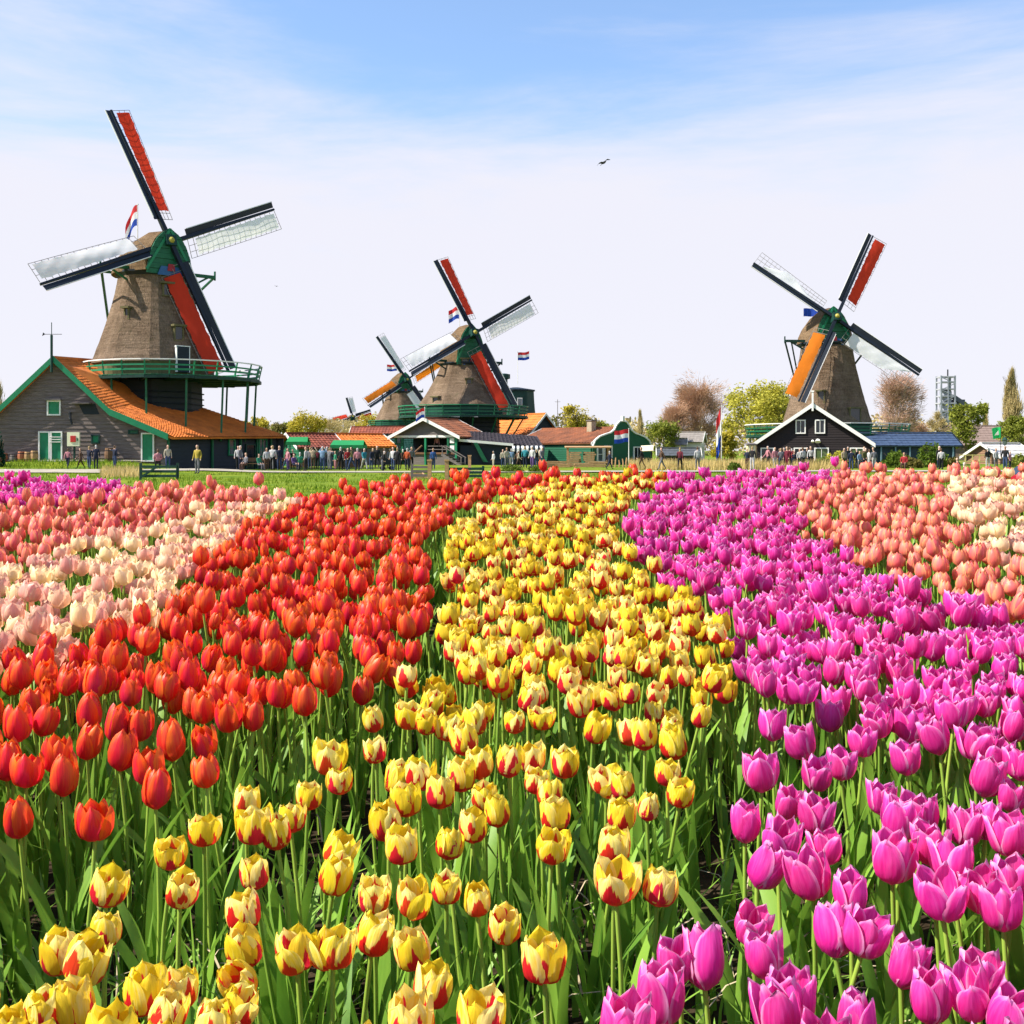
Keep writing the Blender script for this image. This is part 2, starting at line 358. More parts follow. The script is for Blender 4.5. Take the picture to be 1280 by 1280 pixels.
def windmill(label, hub_px, D, yaw_rel, off, z_plat, r_plat, z_top, r_bot, r_top, cap_top, tips, kinds, cloths, cap_len=(2.4, 3.4), tilt=14.5,
             r_base=None, wide=1.0, z_floor=0.0, brick=None, plat_z_ground=0.0, rot8=0., seed=1, rails=True, body=None, windows=(), name='windmill', struts=14, plat_shift=(0, 0), posts=False):
    brick = brick or navy; body = body or thatch
    al = math.atan((hub_px[0]-640)/F); psi = -al+radians(yaw_rel); ta = radians(tilt)
    fwd = V((sin(psi), -cos(psi), 0)); rgt = V((cos(psi), sin(psi), 0)); zz = V((0, 0, 1))
    hub = at(hub_px[0], hub_px[1], D); c = hub-fwd*off; c.z = 0
    t = thing(name, label, 'windmill', c)
    hz = hub.z
    # body: eight thatched sides that flare towards the platform
    rings = []
    for i in range(25):
        s_ = i/24; z = z_plat+1.15+(z_top-z_plat-1.15)*s_
        r = r_bot+(r_top-r_bot)*(1-(1-s_)**1.35); rings.append([p*(1+.012*noise.noise(V((p.x*.9, p.y*.9, p.z*1.6+seed)))) if 0 < i < 24 else p for p in oct_ring(r, z, rot8, .085)])
        for p in rings[-1]: p.z = z
    m = MB(); m.loft(rings); tower = m.build('thatched_tower', body, t)
    m = MB(); m.loft([oct_ring(r_bot+.02, z_plat+1.25, rot8), oct_ring(r_bot*.97, z_plat+1.0, rot8), oct_ring(r_bot*.955, z_plat+.1, rot8)]); sk = m.build('tower_skirt', green_dark if seed != 1 else thatch_dark, t)
    for (az, z, w, h, kind) in windows:      # az: bearing of the opening round the tower, 0 faces the viewer, plus to the viewer's right
        a = radians(az)+atan2(c.x, c.y)*-1
        s_ = (z-z_plat-1.15)/(z_top-z_plat-1.15); s_ = max(0, s_)
        r = (r_bot+(r_top-r_bot)*(1-(1-s_)**1.35))*.955
        d = V((sin(a), -cos(a), 0)); x = V((cos(a), sin(a), 0)); o = d*(r+.02)+V((0, 0, z))
        fr = MB(); pn = MB(); dep = .25
        if kind == 'door':
            for sx in (-1, 1): fr.box(o+x*sx*w/2, (.14, dep, h), Matrix.Rotation(a, 3, 'Z'))
            fr.box(o+zz*h/2, (w+.2, dep, .14), Matrix.Rotation(a, 3, 'Z'))
        else:
            for sx in (-1, 1): fr.box(o+x*sx*w/2, (.12, dep+.1, h), Matrix.Rotation(a, 3, 'Z'))
            fr.box(o+zz*h/2+d*.12, (w+.4, dep+.35, .16), Matrix.Rotation(a, 3, 'Z')); fr.box(o-zz*h/2, (w+.25, dep+.15, .1), Matrix.Rotation(a, 3, 'Z'))
        f = fr.build('door' if kind == 'door' else 'window', white_paint if kind == 'door' else thatch_dark, t)
        pn.box(o+d*.03, (w, .2, h), Matrix.Rotation(a, 3, 'Z')); pn.build('door_leaf' if kind == 'door' else 'pane', navy if kind == 'door' else glass, f)
    # dark base below the platform
    rb = r_base or r_bot*.8
    m = MB(); m.loft([oct_ring(rb*1.04, -.4, rot8), oct_ring(rb, z_plat-.2, rot8)])
    for i in range(int((z_plat-.6)/.45)): m.loft([oct_ring(rb*1.045+.02, .2+i*.45, rot8), oct_ring(rb*1.035+.05, .24+i*.45, rot8), oct_ring(rb*1.03+.02, .28+i*.45, rot8)])
    m.build('base', brick, t)
    # platform: planked deck, edge beam, railing and struts
    N = 24; sx, sy = plat_shift
    pr = [V((r_plat*cos(2*pi*k/N)+sx, r_plat*sin(2*pi*k/N)+sy, 0)) for k in range(N)]
    pi_ = [V((rb*.9*cos(2*pi*k/N), rb*.9*sin(2*pi*k/N), 0)) for k in range(N)]
    m = MB()
    for k in range(N):
        k2 = (k+1) % N; nb = 4
        for q in range(nb):
            a0, a1 = pr[k].lerp(pr[k2], q/nb), pr[k].lerp(pr[k2], (q+.9)/nb); b0, b1 = pi_[k].lerp(pi_[k2], q/nb), pi_[k].lerp(pi_[k2], (q+.9)/nb)
            m.prism([a0+zz*z_plat, a1+zz*z_plat, b1+zz*z_plat, b0+zz*z_plat], (0, 0, -.07))
    m.build('deck', green_paint, t)
    m = MB()
    for k in range(N):
        k2 = (k+1) % N; m.bar(pr[k]+zz*(z_plat-.22), pr[k2]+zz*(z_plat-.18), .18, .2)
        if k % 2 == 0: m.bar(pr[k]*.99+zz*(z_plat-.24), pi_[k]+zz*(z_plat-.24), .16, .2)
    m.build('deck_beam', green_dark, t)
    if rails:
        m = MB()
        for k in range(N):
            k2 = (k+1) % N; a, b = pr[k]*.985, pr[k2]*.985
            m.bar(a+zz*z_plat, a*1.03+zz*(z_plat+1.1), .09, .09)
            for h_, w_ in ((.36, .15), (.70, .12)): m.bar(a*(1+.03*h_)+zz*(z_plat+h_), b*(1+.03*h_)+zz*(z_plat+h_), .05, w_)
        rl = m.build('railing', green_bright if seed == 1 else green_paint, t)
        m = MB()
        for k in range(N): m.bar(pr[k]*1.015+zz*(z_plat+1.1), pr[(k+1) % N]*1.015+zz*(z_plat+1.1), .11, .09)
        m.build('handrail', white_paint if seed in (1, 5) else green_bright, rl)
    if struts:
        for k in range(struts):
            a = 2*pi*(k+.5)/struts; o1 = V((r_plat*.95*cos(a)+sx, r_plat*.95*sin(a)+sy, z_plat-.3)); foot = V((rb*1.25*cos(a)+sx*.6, rb*1.25*sin(a)+sy*.6, max(z_floor, z_plat*.42)))
            if posts: foot = V((o1.x*.97, o1.y*.97, z_floor))
            if z_floor < 0: foot = V((o1.x, o1.y, 0))
            m = MB(); m.bar(o1, foot, .13, .13); m.build('strut', green_paint, t)
    # cap, turned to the wind
    cb = z_top-.15
    ct = Matrix.Translation(V((0, 0, 0))) @ Matrix.Rotation(psi, 4, 'Z')      # local: x right, y to the rear
    m = MB(); rings = []
    fl, rl_ = cap_len; wmax = r_top*1.10; hmax = cap_top-cb
    for i in range(13):
        s_ = i/12; y = -fl+(fl+rl_)*s_
        wv = wmax*(1-.36*(1-min(1, s_*2.6))-.75*max(0, s_-.55)**1.6*2.3)
        hv = hmax*(1-.06*(1-min(1, s_*4))-.62*max(0, s_-.25)**1.25*1.35)
        base = cb+.25*max(0, s_-.6)
        ring = []
        for k in range(11):
            a = pi*k/10; ex = 1.25
            ring.append(V((-wv*cos(a) if abs(cos(a)) < 1e-6 else -wv*math.copysign(abs(cos(a))**(.9), cos(a)), y, base+hv*abs(sin(a))**ex if k not in (0, 10) else base)))
        rings.append(ring)
    m.loft(rings); cap = m.build('cap', thatch_cap, t, smooth=False); cap.matrix_local = ct
    # green front of the cap with its lapped boards
    m = MB(); fr_ = rings[0]
    for k in range(9):
        z0, z1 = cb-.25+k*(hmax+.25)/9, cb-.25+(k+1)*(hmax+.25)/9-.02
        def hw(z):
            q = min(1, max(0, (z-cb)/(hmax*.94))); return wmax*.62*sqrt(max(0, 1-q**1.5))*.98+.05
        m.prism([V((-hw(z0), -fl-.03, z0)), V((hw(z0), -fl-.03, z0)), V((hw(z1), -fl-.03, z1)), V((-hw(z1), -fl-.03, z1))], (0, -.10-.05*(k % 2), 0), 0)
    cf = m.build('cap_front', green_paint, t); cf.matrix_local = ct
    m = MB()
    for k in range(2): m.bar(fr_[0 if k == 0 else 10]+V((0, -.15, 0)), fr_[5]+V((0, -.15, .1)), .12, .2)
    o = m.build('cap_trim', green_bright, cf)
    m = MB(); m.prism([V((-1.1, -fl-.22, cb-.35)), V((1.1, -fl-.22, cb-.35)), V((.8, -fl-.22, cb+.35)), V((-.8, -fl-.22, cb+.35))], (0, -.08, 0)); m.build('beard_board', mat('beard_blue', (.03, .12, .30), .5, .3), cf)
    m = MB(); m.prism([V((-.3, -fl-.32, cb+.0)), V((.3, -fl-.32, cb)), V((.25, -fl-.32, cb+.55)), V((-.25, -fl-.32, cb+.55))], (0, -.06, 0)); m.build('date_plate', mat('beard_red', (.35, .02, .03), .5, .3), cf)
    # cap ring and beams at the tail
    m = MB(); m.loft([oct_ring(r_top*1.03, cb-.3, rot8), oct_ring(r_top*1.10, cb-.05, rot8), oct_ring(r_top*1.10, cb+.1, rot8)]); m.build('cap_ring', navy, t)
    tl = MB(); lx = r_top*1.75
    tl.bar((-lx, -fl*.35, cb+.25), (lx, -fl*.35, cb+.25), .26, .26); tl.bar((-lx*.66, rl_*.7, cb+.35), (lx*.66, rl_*.7, cb+.35), .2, .2)
    ft = V((0, rl_+r_bot*.55+1.2, z_plat+1.0))
    tl.bar((0, rl_*.8, cb+.9), ft, .3, .3)
    for s_ in (-1, 1):
        tl.bar((s_*lx, -fl*.35, cb+.3), ft, .15, .15); tl.bar((s_*lx*.66, rl_*.7, cb+.35), ft+V((0, 0, .4)), .13, .13)
        tl.bar((s_*lx*.9, -fl*.35, cb+.25), (s_*r_top*.95, -fl*.35, cb-.75), .14, .14); tl.bar((s_*lx, -fl*.35, cb+.0), (s_*lx, -fl*.35, cb+.75), .12, .12)
    o = tl.build('tail_frame', green_paint if seed == 1 else green_dark, t); o.matrix_local = ct
    # windshaft, hub and the four sails
    ax = fwd*cos(ta)+zz*sin(ta); up = zz*cos(ta)-fwd*sin(ta)
    hl = V((0, 0, hz))+fwd*off
    m = MB(); m.tube([hl-ax*2.2, hl-ax*.3], .34, 8); m.bar(hl-ax*.55, hl+ax*.55, .85, .85, up); hb = m.build('windshaft', green_dark, t)
    m = MB(); m.tube([hl+ax*.55, hl+ax*.62, hl+ax*.72], [.26, .22, .1], 10); m.build('hub_cap', mat('hub_yellow', (.40, .34, .05), .5, .2), hb)
    ang, ln = [], []
    for (px, py) in tips:
        d = V(((px-640)/F, 1, -(py-HY)/F)); o = V((0, 0, CZ))
        k = (hub-o).dot(ax)/d.dot(ax); p = o+d*k-hub
        ang.append(atan2(p.dot(rgt), p.dot(up))); ln.append(p.length)
    Rr = sum(ln)/4
    for k in range(2):
        d = (ang[k+2]-ang[k]-pi+pi) % (2*pi)-pi          # opposite sails share one stock
        d = ((ang[k+2]-ang[k]) % (2*pi))-pi; ang[k] += d/2; ang[k+2] = ang[k]+pi
    for k in range(4):
        th = ang[k]; yd = up*cos(th)+rgt*sin(th); xd = rgt*cos(th)-up*sin(th); o = hl+ax*(.25 if k % 2 == 0 else -.2)
        s_ = sail_blade(t, frame(o, xd, yd, ax), Rr, kinds[k], cloths[k], wide, seed*7+k)
    print('MILL', label[:30], 'R', round(Rr, 2), [round(x, 2) for x in ln], 'centre px', round(640+c.x/c.y*F), 'D', round(c.y, 1))
    return t, c, ct, cb, hmax, rl_

m1 = windmill('big thatched windmill behind the brown barn with the orange roof', (211, 303), 87, 25, 2.6, 7.25, 6.9, 15.8, 4.85, 2.75, 19.1,
              [(137, 143), (352, 255), (280, 460), (54, 350)], ['full']*4, [sail_red, sail_white, sail_red, sail_white], (2.7, 4.0), seed=1, r_base=3.7, rot8=radians(-4.5),
              windows=((27, 8.6, 1.0, 2.0, 'door'), (27, 10.7, .7, 1.2, 'window'), (-36, 12.2, .35, .9, 'window'), (20, 14.2, .8, 1.0, 'window')), z_floor=2.2, plat_shift=(1.5, 0), posts=True)
m2 = windmill('thatched windmill with one red pair of sails behind the open porch house', (592, 417), 129, 24, 3.0, 5.6, 7.7, 12.0, 5.5, 2.7, 16.5,
              [(549, 326), (671, 377), (647, 515), (524, 462)], ['full', 'mid', 'full', 'mid'], [sail_red, sail_white, sail_red, sail_white], (2.3, 3.4), seed=2, rot8=radians(-7),
              windows=((10, 9.3, .6, 1.1, 'window'), (4, 11.9, .7, .8, 'window'), (-40, 7.3, .8, .9, 'window')), struts=16)
m5 = windmill('windmill with orange sails behind the black gabled house', (1045, 397), 117, 18, 3.3, 3.2, 8.6, 13.3, 4.9, 2.75, 17.0,
              [(1101, 300), (1157, 478), (1010, 503), (947, 335)], ['full', 'reef_tip', 'full', 'reef_inner'], [sail_red, sail_white, sail_orange, sail_white], (2.4, 3.3), seed=5, rot8=radians(-10.5),
              windows=((-8, 7.2, .7, 1.3, 'window'), (40, 5.2, 1.4, 1.6, 'window')), struts=12, z_floor=-1)
m3 = windmill('smaller windmill with a golden sail left of the middle windmill', (508, 475), 215, 26, 2.6, 6.2, 6.3, 13.2, 5.2, 2.6, 16.9,
              [(472, 425), (553, 448), (541, 527), (455, 514)], ['mid', 'full', 'mid', 'full'], [sail_white, sail_orange, sail_white, sail_orange], (2.0, 3.0), seed=3, rot8=radians(-17))
m4 = windmill('tiny far windmill with pinkish red sails left of the golden one', (441, 521), 320, 15, 1.6, 5.4, 3.4, 9.8, 2.9, 1.5, 12.0,
              [(434, 497), (462, 514), (449, 546), (417, 528)], ['mid', 'full', 'mid', 'full'], [sail_white, sail_red, sail_white, sail_red], (1.2, 1.8), seed=4, rot8=0, body=thatch_dark, struts=0)

# smock mill without sails behind the middle windmill
def bare_smock():
    c = at(645, 563, 150); c.z = 0; t = thing('smock_tower', 'dark green smock tower without sails behind the middle windmill', 'tower', c)
    m = MB(); m.loft([oct_ring(3.6-1.15*(1-(1-i/8)**1.5), i/8*9.6, .2) for i in range(9)]); m.build('body', green_dark, t)
    for i in range(10):
        pass
    m = MB(); m.loft([oct_ring(2.62, 9.55, .2), oct_ring(2.62, 9.75, .2), oct_ring(.5, 10.1, .2)]); m.build('roof', navy, t)
    m = MB(); m.tube([(-1.6, 0, 9.7), (-1.6, 0, 11.2), (-1.6, 0, 11.3), (-1.6, 0, 11.9), (-1.6, 0, 12.0)], [.45, .45, .8, .8, .3], 8); m.build('vent', green_dark, t)
    m = MB(); m.box((.5, -2.75, 8.0), (.7, .3, 1.1)); w = m.build('window', white_paint, t); m = MB(); m.box((.5, -2.85, 8.0), (.5, .3, .9)); m.build('pane', glass_pale, w)
bare_smock()

def cap_point(mm, x, y, z):
    t, c, ct, cb, h, r = mm; p = ct @ V((x, y, z)); return c+p
p = cap_point(m1, 0, 1.6, m1[3]+2.6); flag('red white and blue flag hanging limp above the big windmill cap', p-V((.7, 0, .6)), 4.0, 1.6, 1.7, radians(165), droop=1.1, phase=1.0)
p = cap_point(m2, 0, 1.2, m2[3]+2.9); flag('red white and blue flag blowing above the middle windmill cap', p, 4.2, 1.5, 1.5, radians(172), droop=.4, phase=.4)
p = cap_point(m3, 0, 1.6, m3[3]+1.2); flag('red white and blue flag behind the golden sailed windmill', p, 4.4, 2.0, 1.3, radians(180), droop=.05, phase=.9)
p = at(647, 480, 152); flag('red white and blue flag flying over the dark green smock tower', p, 4.4, 1.5, 1.1, radians(10), droop=-.2, phase=.2)
p = cap_point(m5, 0, 2.0, m5[3]+1.6); flag('small blue pennant at the cap of the orange sailed windmill', p, 2.7, 1.9, .9, radians(170), [FB], droop=.1, phase=1.4)
# ------------------------------------------------------------------ buildings
def board_wall(mb, M, outline, z0, z1, dz=.22, proud=.035, mi=0):
    """lapped boards: outline(z) gives the left and right end of the wall at height z; local x along the wall, y out of it"""
    n = max(1, int(round((z1-z0)/dz))); dz = (z1-z0)/n
    for i in range(n):
        a, b = z0+i*dz, z0+(i+1)*dz; (l0, r0), (l1, r1) = outline(a), outline(b-1e-4)
        if r0-l0 < .02: continue
        j = proud*(1+.25*sin(i*7.3))
        P = [V((l0, -j, a)), V((r0, -j, a)), V((r1, -.006, b+.015)), V((l1, -.006, b+.015)), V((l0, .05, a)), V((r0, .05, a)), V((r1, .05, b+.015)), V((l1, .05, b+.015))]
        mb.add([M @ p for p in P], [(0, 1, 2, 3), (7, 6, 5, 4), (0, 4, 5, 1), (3, 2, 6, 7), (0, 3, 7, 4), (1, 5, 6, 2)], mi)
def roof_slope(mb, e0, e1, r1, r0, tile=.33, th=.14, wave=.035, step=.04, mi=0, mi2=None):
    """tiled slope: courses of curved tiles over a slab"""
    e0, e1, r1, r0 = map(V, (e0, e1, r1, r0)); nrm = (e1-e0).cross(r0-e0).normalized()
    if nrm.z < 0: nrm = -nrm
    nc = max(2, int(max((e1-e0).length, (r1-r0).length)/tile)); nr = max(2, int(max((r0-e0).length, (r1-e1).length)/(tile*1.1)))
    rr_ = random.Random(int(abs(e0.x*31+e0.y*17)*10)); jit = [rr_.uniform(-.012, .012) for _ in range(nc*nr)]
    vs, fs = [], []; K = nc*3+1
    for r in range(nr):
        for lo in (0, 1):
            v = (r+lo)/nr
            for i in range(K):
                u = i/(K-1); p = e0.lerp(e1, u).lerp(r0.lerp(r1, u), v)
                h = wave*cos(2*pi*i/3)+step*(1-lo)+jit[(r*nc+min(nc-1, i//3))]
                vs.append(p+nrm*(h+wave))
    for r in range(nr):
        o = r*2*K
        fs += [(o+i, o+i+1, o+K+i+1, o+K+i) for i in range(K-1)]
        if r: fs += [(o-K+i, o-K+i+1, o+i+1, o+i) for i in range(K-1)]
    mb.add(vs, fs, mi); mb.prism([e0, e1, r1, r0], -nrm*th, mi if mi2 is None else mi2)
def window(parent, M, x, z, w, h, fm=None, pm=None, nx=1, nz=1, bar=.10, name='window', sub='pane', depth=.14):
    fm, pm = fm or white_paint, pm or glass; m = MB()
    def b(c, s): m.add(*boxpts(M, c, s))
    for s_ in (-1, 1):
        b((x+s_*(w/2-bar/2), -depth/2, z), (bar, depth, h)); b((x, -depth/2+.004, z+s_*(h/2-bar/2)), (w-.01, depth-.008, bar))
    for k in range(1, nx+1): b((x-w/2+w*k/(nx+1), -depth/2+.01, z), (bar*.45, depth-.05, h-.02))
    for k in range(1, nz+1): b((x, -depth/2+.012, z-h/2+h*k/(nz+1)), (w-.02, depth-.06, bar*.45))
    f = m.build(name, fm, parent)
    m = MB(); m.add(*boxpts(M, (x, -.03, z), (w-.02, .06, h-.02))); m.build(sub, pm, f)
    return f
def boxpts(M, c, s):
    m = MB(); m.box(c, s); return [M @ V(p) for p in m.v], m.f
def gable_house(name, label, loc, rz, w, dep, hw, hr, wall, roof, barge=None, over=.35, tile=.36, front=(), left=(), right=(), dz=.24, cat='house', ridge_shift=0., finial=False, barge_w=.28, roof_wave=.035, eave_drop=0., z0=-.3, wall_back=True, group=None):
    t = thing(name, label, cat, loc, rz, group); barge = barge or white_paint
    hx = w/2; rs_ = ridge_shift
    def gab(z):
        if z <= hw: return (-hx, hx)
        q = min(1, (z-hw)/(hr-hw)); return (-hx+(hx+rs_)*q, hx-(hx-rs_)*q)
    I = Matrix.Identity(4)
    MF = I.copy(); MBk = Matrix.Translation((0, dep, 0)) @ Matrix.Rotation(pi, 4, 'Z')
    MR = Matrix.Translation((hx, dep/2, 0)) @ Matrix.Rotation(pi/2, 4, 'Z'); ML = Matrix.Translation((-hx, dep/2, 0)) @ Matrix.Rotation(-pi/2, 4, 'Z')
    m = MB(); board_wall(m, MF, gab, z0, hw, dz); board_wall(m, MF, gab, hw, hr, dz); m.build('front_wall', wall, t)
    m = MB(); board_wall(m, MBk, lambda z: (-gab(z)[1], -gab(z)[0]), z0, hw, dz); board_wall(m, MBk, lambda z: (-gab(z)[1], -gab(z)[0]), hw, hr, dz); m.build('back_wall', wall, t)
    for MM in (MR, ML):
        m = MB(); board_wall(m, MM, lambda z: (-dep/2, dep/2), z0, hw, dz); m.build('side_wall', wall, t)
    for s_ in (-1, 1):
        m = MB(); slope = (hr-hw)/abs(s_*hx-rs_); ex = s_*(hx+over); ez = hw-over*slope+.06
        roof_slope(m, (ex, -over, ez), (ex, dep+over, ez), (rs_, dep+over, hr+.06), (rs_, -over, hr+.06), tile, .12, roof_wave); m.build('roof', roof, t)
    m = MB(); m.bar((rs_, -over, hr+.16), (rs_, dep+over, hr+.16), .22, .16); m.build('ridge_cap', roof, t)
    for yy in (-over-.05, dep+over+.05):
        for s_ in (-1, 1):
            m = MB(); slope = (hr-hw)/abs(s_*hx-rs_); a = V((s_*(hx+over+.05), yy, hw-(over+.05)*slope+.05)); b = V((rs_, yy, hr+.05))
            up = V((0, 0, 1)); m.prism([a+up*.12, b+up*.14, b-up*(barge_w-.12), a-up*(barge_w-.12)], (0, .06 if yy > 0 else -.06, 0)); m.build('bargeboard', barge, t)
    if finial:
        m = MB(); m.bar((rs_, -over-.15, hr-.55), (rs_, -over-.15, hr+1.15), .16, .16); m.box((rs_, -over-.15, hr+1.2), (.24, .24, .14)); m.build('finial', barge, t)
    for lst, MM in ((front, MF), (left, ML), (right, MR)):
        for q in lst: window(t, MM, *q[0], **q[1])
    return t
W_ = lambda x, z, w, h, **k: ((x, z, w, h), k)

# --- the big barn on the left: lapped gable towards the viewer, long tiled slope that flattens to a low eave
def big_barn():
    D0, D1 = 80.0, 89.5
    t = thing('barn', 'long weathered brown barn with green trim and orange tiled roof under the big windmill', 'barn', (0, 0, 0))
    A = at(70, 449, D0); K = at(140, 515, D0); E = at(213, 546, D0)
    A2 = at(119, 452, D1); K2 = at(212, 497, D1); E2 = at(354, 545, D1+1.5)
    zb = .3
    prof = [(E.x, E.z), (K.x, K.z), (A.x, A.z)]
    def xr(z):
        if z <= E.z: return E.x-.25
        for (x0, z0), (x1, z1) in zip(prof, prof[1:]):
            if z <= z1: return x0+(x1-x0)*(z-z0)/(z1-z0)
        return A.x
    def out(z): r = xr(z); return (2*A.x-r, r)
    M = Matrix.Translation((0, D0, 0)); m = MB()
    for a, b in ((zb, E.z), (E.z, K.z), (K.z, A.z)): board_wall(m, M, out, a, b, .30, .05)
    m.build('gable_wall', grey_wood, t)
    # slopes
    o = V((0, -.45, 0)); m = MB(); roof_slope(m, K+o, K2, A2, A+o, .30); roof_slope(m, E+o+V((.3, 0, -.06)), E2+V((.3, 0, -.06)), K2, K+o, .30); m.build('roof', tile_orange, t)
    mir = lambda p: V((2*A.x-p.x, p.y, p.z)); KL, EL, KL2, EL2 = mir(K), mir(E), mir(K)+A2-A, mir(E)+A2-A
    m = MB(); roof_slope(m, KL+o, KL2, A2, A+o, .30); roof_slope(m, EL+o, EL2, KL2, KL+o, .30); m.build('roof', tile_orange, t)
    m = MB(); m.bar(A+o+V((0, 0, .1)), A2+V((0, 0, .1)), .3, .2); m.build('ridge_cap', tile_orange, t)
    # green verge boards
    for side in (1, -1):
        f = (lambda p: p) if side == 1 else mir
        for a, b in ((A, K), (K, E)):
            m = MB(); a_, b_ = f(a)+o, f(b)+o; m.prism([a_+V((0, -.05, .22)), b_+V((0, -.05, .22)), b_+V((0, -.05, -.26)), a_+V((0, -.05, -.26))], (0, -.09, 0)); m.build('verge_board', green_bright, t)
    # side wall in the shade, back wall
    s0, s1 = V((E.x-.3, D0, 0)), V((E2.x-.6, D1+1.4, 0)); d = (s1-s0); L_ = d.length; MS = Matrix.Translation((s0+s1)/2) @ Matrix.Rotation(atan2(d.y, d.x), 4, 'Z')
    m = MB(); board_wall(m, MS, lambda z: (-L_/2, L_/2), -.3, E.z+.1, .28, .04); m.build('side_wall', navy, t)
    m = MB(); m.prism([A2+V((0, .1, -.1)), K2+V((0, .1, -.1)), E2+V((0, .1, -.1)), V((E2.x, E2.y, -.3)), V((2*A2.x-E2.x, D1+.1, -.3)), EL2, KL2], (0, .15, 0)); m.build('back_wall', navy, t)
    for x in (-L_*.5+.1, -L_*.12, L_*.14, L_*.30, L_*.44):
        m = MB(); m.add(*boxpts(MS, (x, -.12, 1.2), (.14, .14, 2.9))); m.build('post', green_paint, t)
    window(t, MS, L_*.06, 1.75, .75, 1.3, green_bright, glass_pale, 0, 1); window(t, MS, L_*.36, 1.7, 1.0, 1.5, green_bright, glass_pale, 1, 1)
    window(t, MS, L_*.24, .95, 1.2, 2.1, green_dark, glass, 0, 0, name='doorway', sub='opening')
    # openings in the gable
    def gx(px): return (px-640)/F*D0
    def gz(py): return CZ-(py-HY)/F*D0
    window(t, M, gx(68), gz(510), 1.0, 1.1, white_paint, green_bright, 0, 0, sub='shutter')
    m = MB(); m.add(*boxpts(M, (gx(68), -.2, gz(499.5)), (1.15, .3, .1))); m.build('window_hood', grey_wood2, t)
    window(t, M, gx(57), gz(558.5), .98, 2.25, white_paint, green_bright, 0, 0, name='door', sub='door_leaf'); 
    dd = window(t, M, gx(70), gz(558.5), 1.0, 2.25, white_paint, green_bright, 0, 0, name='door', sub='door_leaf')
    m = MB()
    for k in range(3): m.add(*boxpts(M, (gx(70), -.16, gz(549)+.18*k-.2), (.8, .05, .06)))
    m.build('grille', white_paint, dd)
    window(t, M, gx(185), gz(559), .95, 2.1, white_paint, green_bright, 0, 0, name='door', sub='door_leaf')
    window(t, M, gx(120), gz(549), .62, .66, green_dark, green_bright, 0, 0, sub='shutter'); window(t, M, gx(167), gz(540), .75, .34, green_dark, green_paint, 0, 0, sub='shutter')
    m = MB(); a, b = gx(99), gx(121); m.add([(a+.35, D0-.06, gz(518)), (b+.2, D0-.06, gz(518)), (b-.1, D0-.06, gz(505)), (a, D0-.06, gz(506)), (a+.35, D0-.02, gz(518)), (b+.2, D0-.02, gz(518)), (b-.1, D0-.02, gz(505)), (a, D0-.02, gz(506))], [(0, 1, 2, 3), (7, 6, 5, 4), (0, 4, 5, 1), (2, 6, 7, 3), (0, 3, 7, 4), (1, 5, 6, 2)]); h = m.build('hatch_shadow', navy, t)  # dark hatch sheet, slanted right and down as the shadow of its lid
    m = MB(); m.add(*boxpts(M, (gx(109)-.25, -.4, gz(504.5)), (1.35, .8, .06))); m.build('hatch_lid', grey_wood2, h)
    m = MB(); m.tube([(gx(88), D0-.1, gz(515)), (gx(91), D0-.5, gz(517)), (gx(92), D0-.6, gz(524)), (gx(94), D0-.6, gz(531))], [.06, .12, .10, .07], 6); m.build('hoist_hook', dark_iron, t)
    # mast with weathervane on the gable
    m = MB(); ax_, az = A.x-.05, A.z; m.tube([(ax_, D0-.65, az-1.0), (ax_, D0-.65, az+1.7)], .09, 6); m.tube([(ax_, D0-.65, az+1.7), (ax_, D0-.65, az+2.6)], .03, 5); mast = m.build('mast', green_dark, t)
    m = MB(); m.bar((ax_-.6, D0-.65, az+1.75), (ax_+.75, D0-.65, az+1.75), .03, .035); m.prism([V((ax_-.68, D0-.67, az+1.62)), V((ax_-.45, D0-.67, az+1.75)), V((ax_-.6, D0-.67, az+1.88))], (0, .03, 0)); m.build('weathervane', dark_iron, mast)
    return t
big_barn()

def sign_board():
    p = at(92, 549, 78.6); t = thing('sign_board', 'square cream sign with a red emblem beside the green barn door', 'sign', (p.x, p.y, ground_z(p.x, p.y)))
    h = p.z-ground_z(p.x, p.y); m = MB(); m.box((0, 0, h), (.88, .16, 1.0)); m.build('panel', mat('sign_cream', (.78, .76, .52), .6, .08), t)
    m = MB(); m.box((.0, -.10, h+.02), (.38, .04, .45)); m.build('emblem', mat('sign_red', (.55, .03, .025), .6, .2), t)
    m = MB(); m.box((.30, -.10, h-.02), (.07, .04, .2)); m.build('emblem', green_paint, t)
    m = MB(); m.bar((0, .15, -.2), (0, .15, h+.3), .12, .12); m.build('post', green_dark, t)
sign_board()
def barrel(px, D, h, r, m_, label, top=1.0):
    p = at(px, 577, D); z = ground_z(p.x, D); t = thing('barrel', label, 'barrel', (p.x, D, z), group='barrels along the barn wall')
    b = MB(); b.tube([(0, 0, h*i/6) for i in range(7)], [r*(.82+.18*sin(pi*i/6)) for i in range(7)], 12); b.build('staves', m_, t, smooth=False)
    for q in (.2, .8):
        b = MB(); b.tube([(0, 0, h*q-.03), (0, 0, h*q+.03)], r*(.84+.18*sin(pi*q)), 12); b.build('hoop', dark_iron, t)
terra = mat('terracotta', (.42, .14, .07), .8, .2)
for i, (px, h, m_, lb) in enumerate([(5, .62, terra, 'low terracotta barrel at the picture edge before the barn'), (17, .5, grey_wood2, 'small grey barrel second along the barn wall'), (27, .75, terra, 'tall terracotta barrel third along the barn wall'), (35, .72, raw_wood, 'pale wooden barrel fourth along the barn wall'), (43, .80, raw_wood, 'pale wooden barrel nearest the green barn door')]):
    barrel(px, 79.3, h, .27, m_, lb)
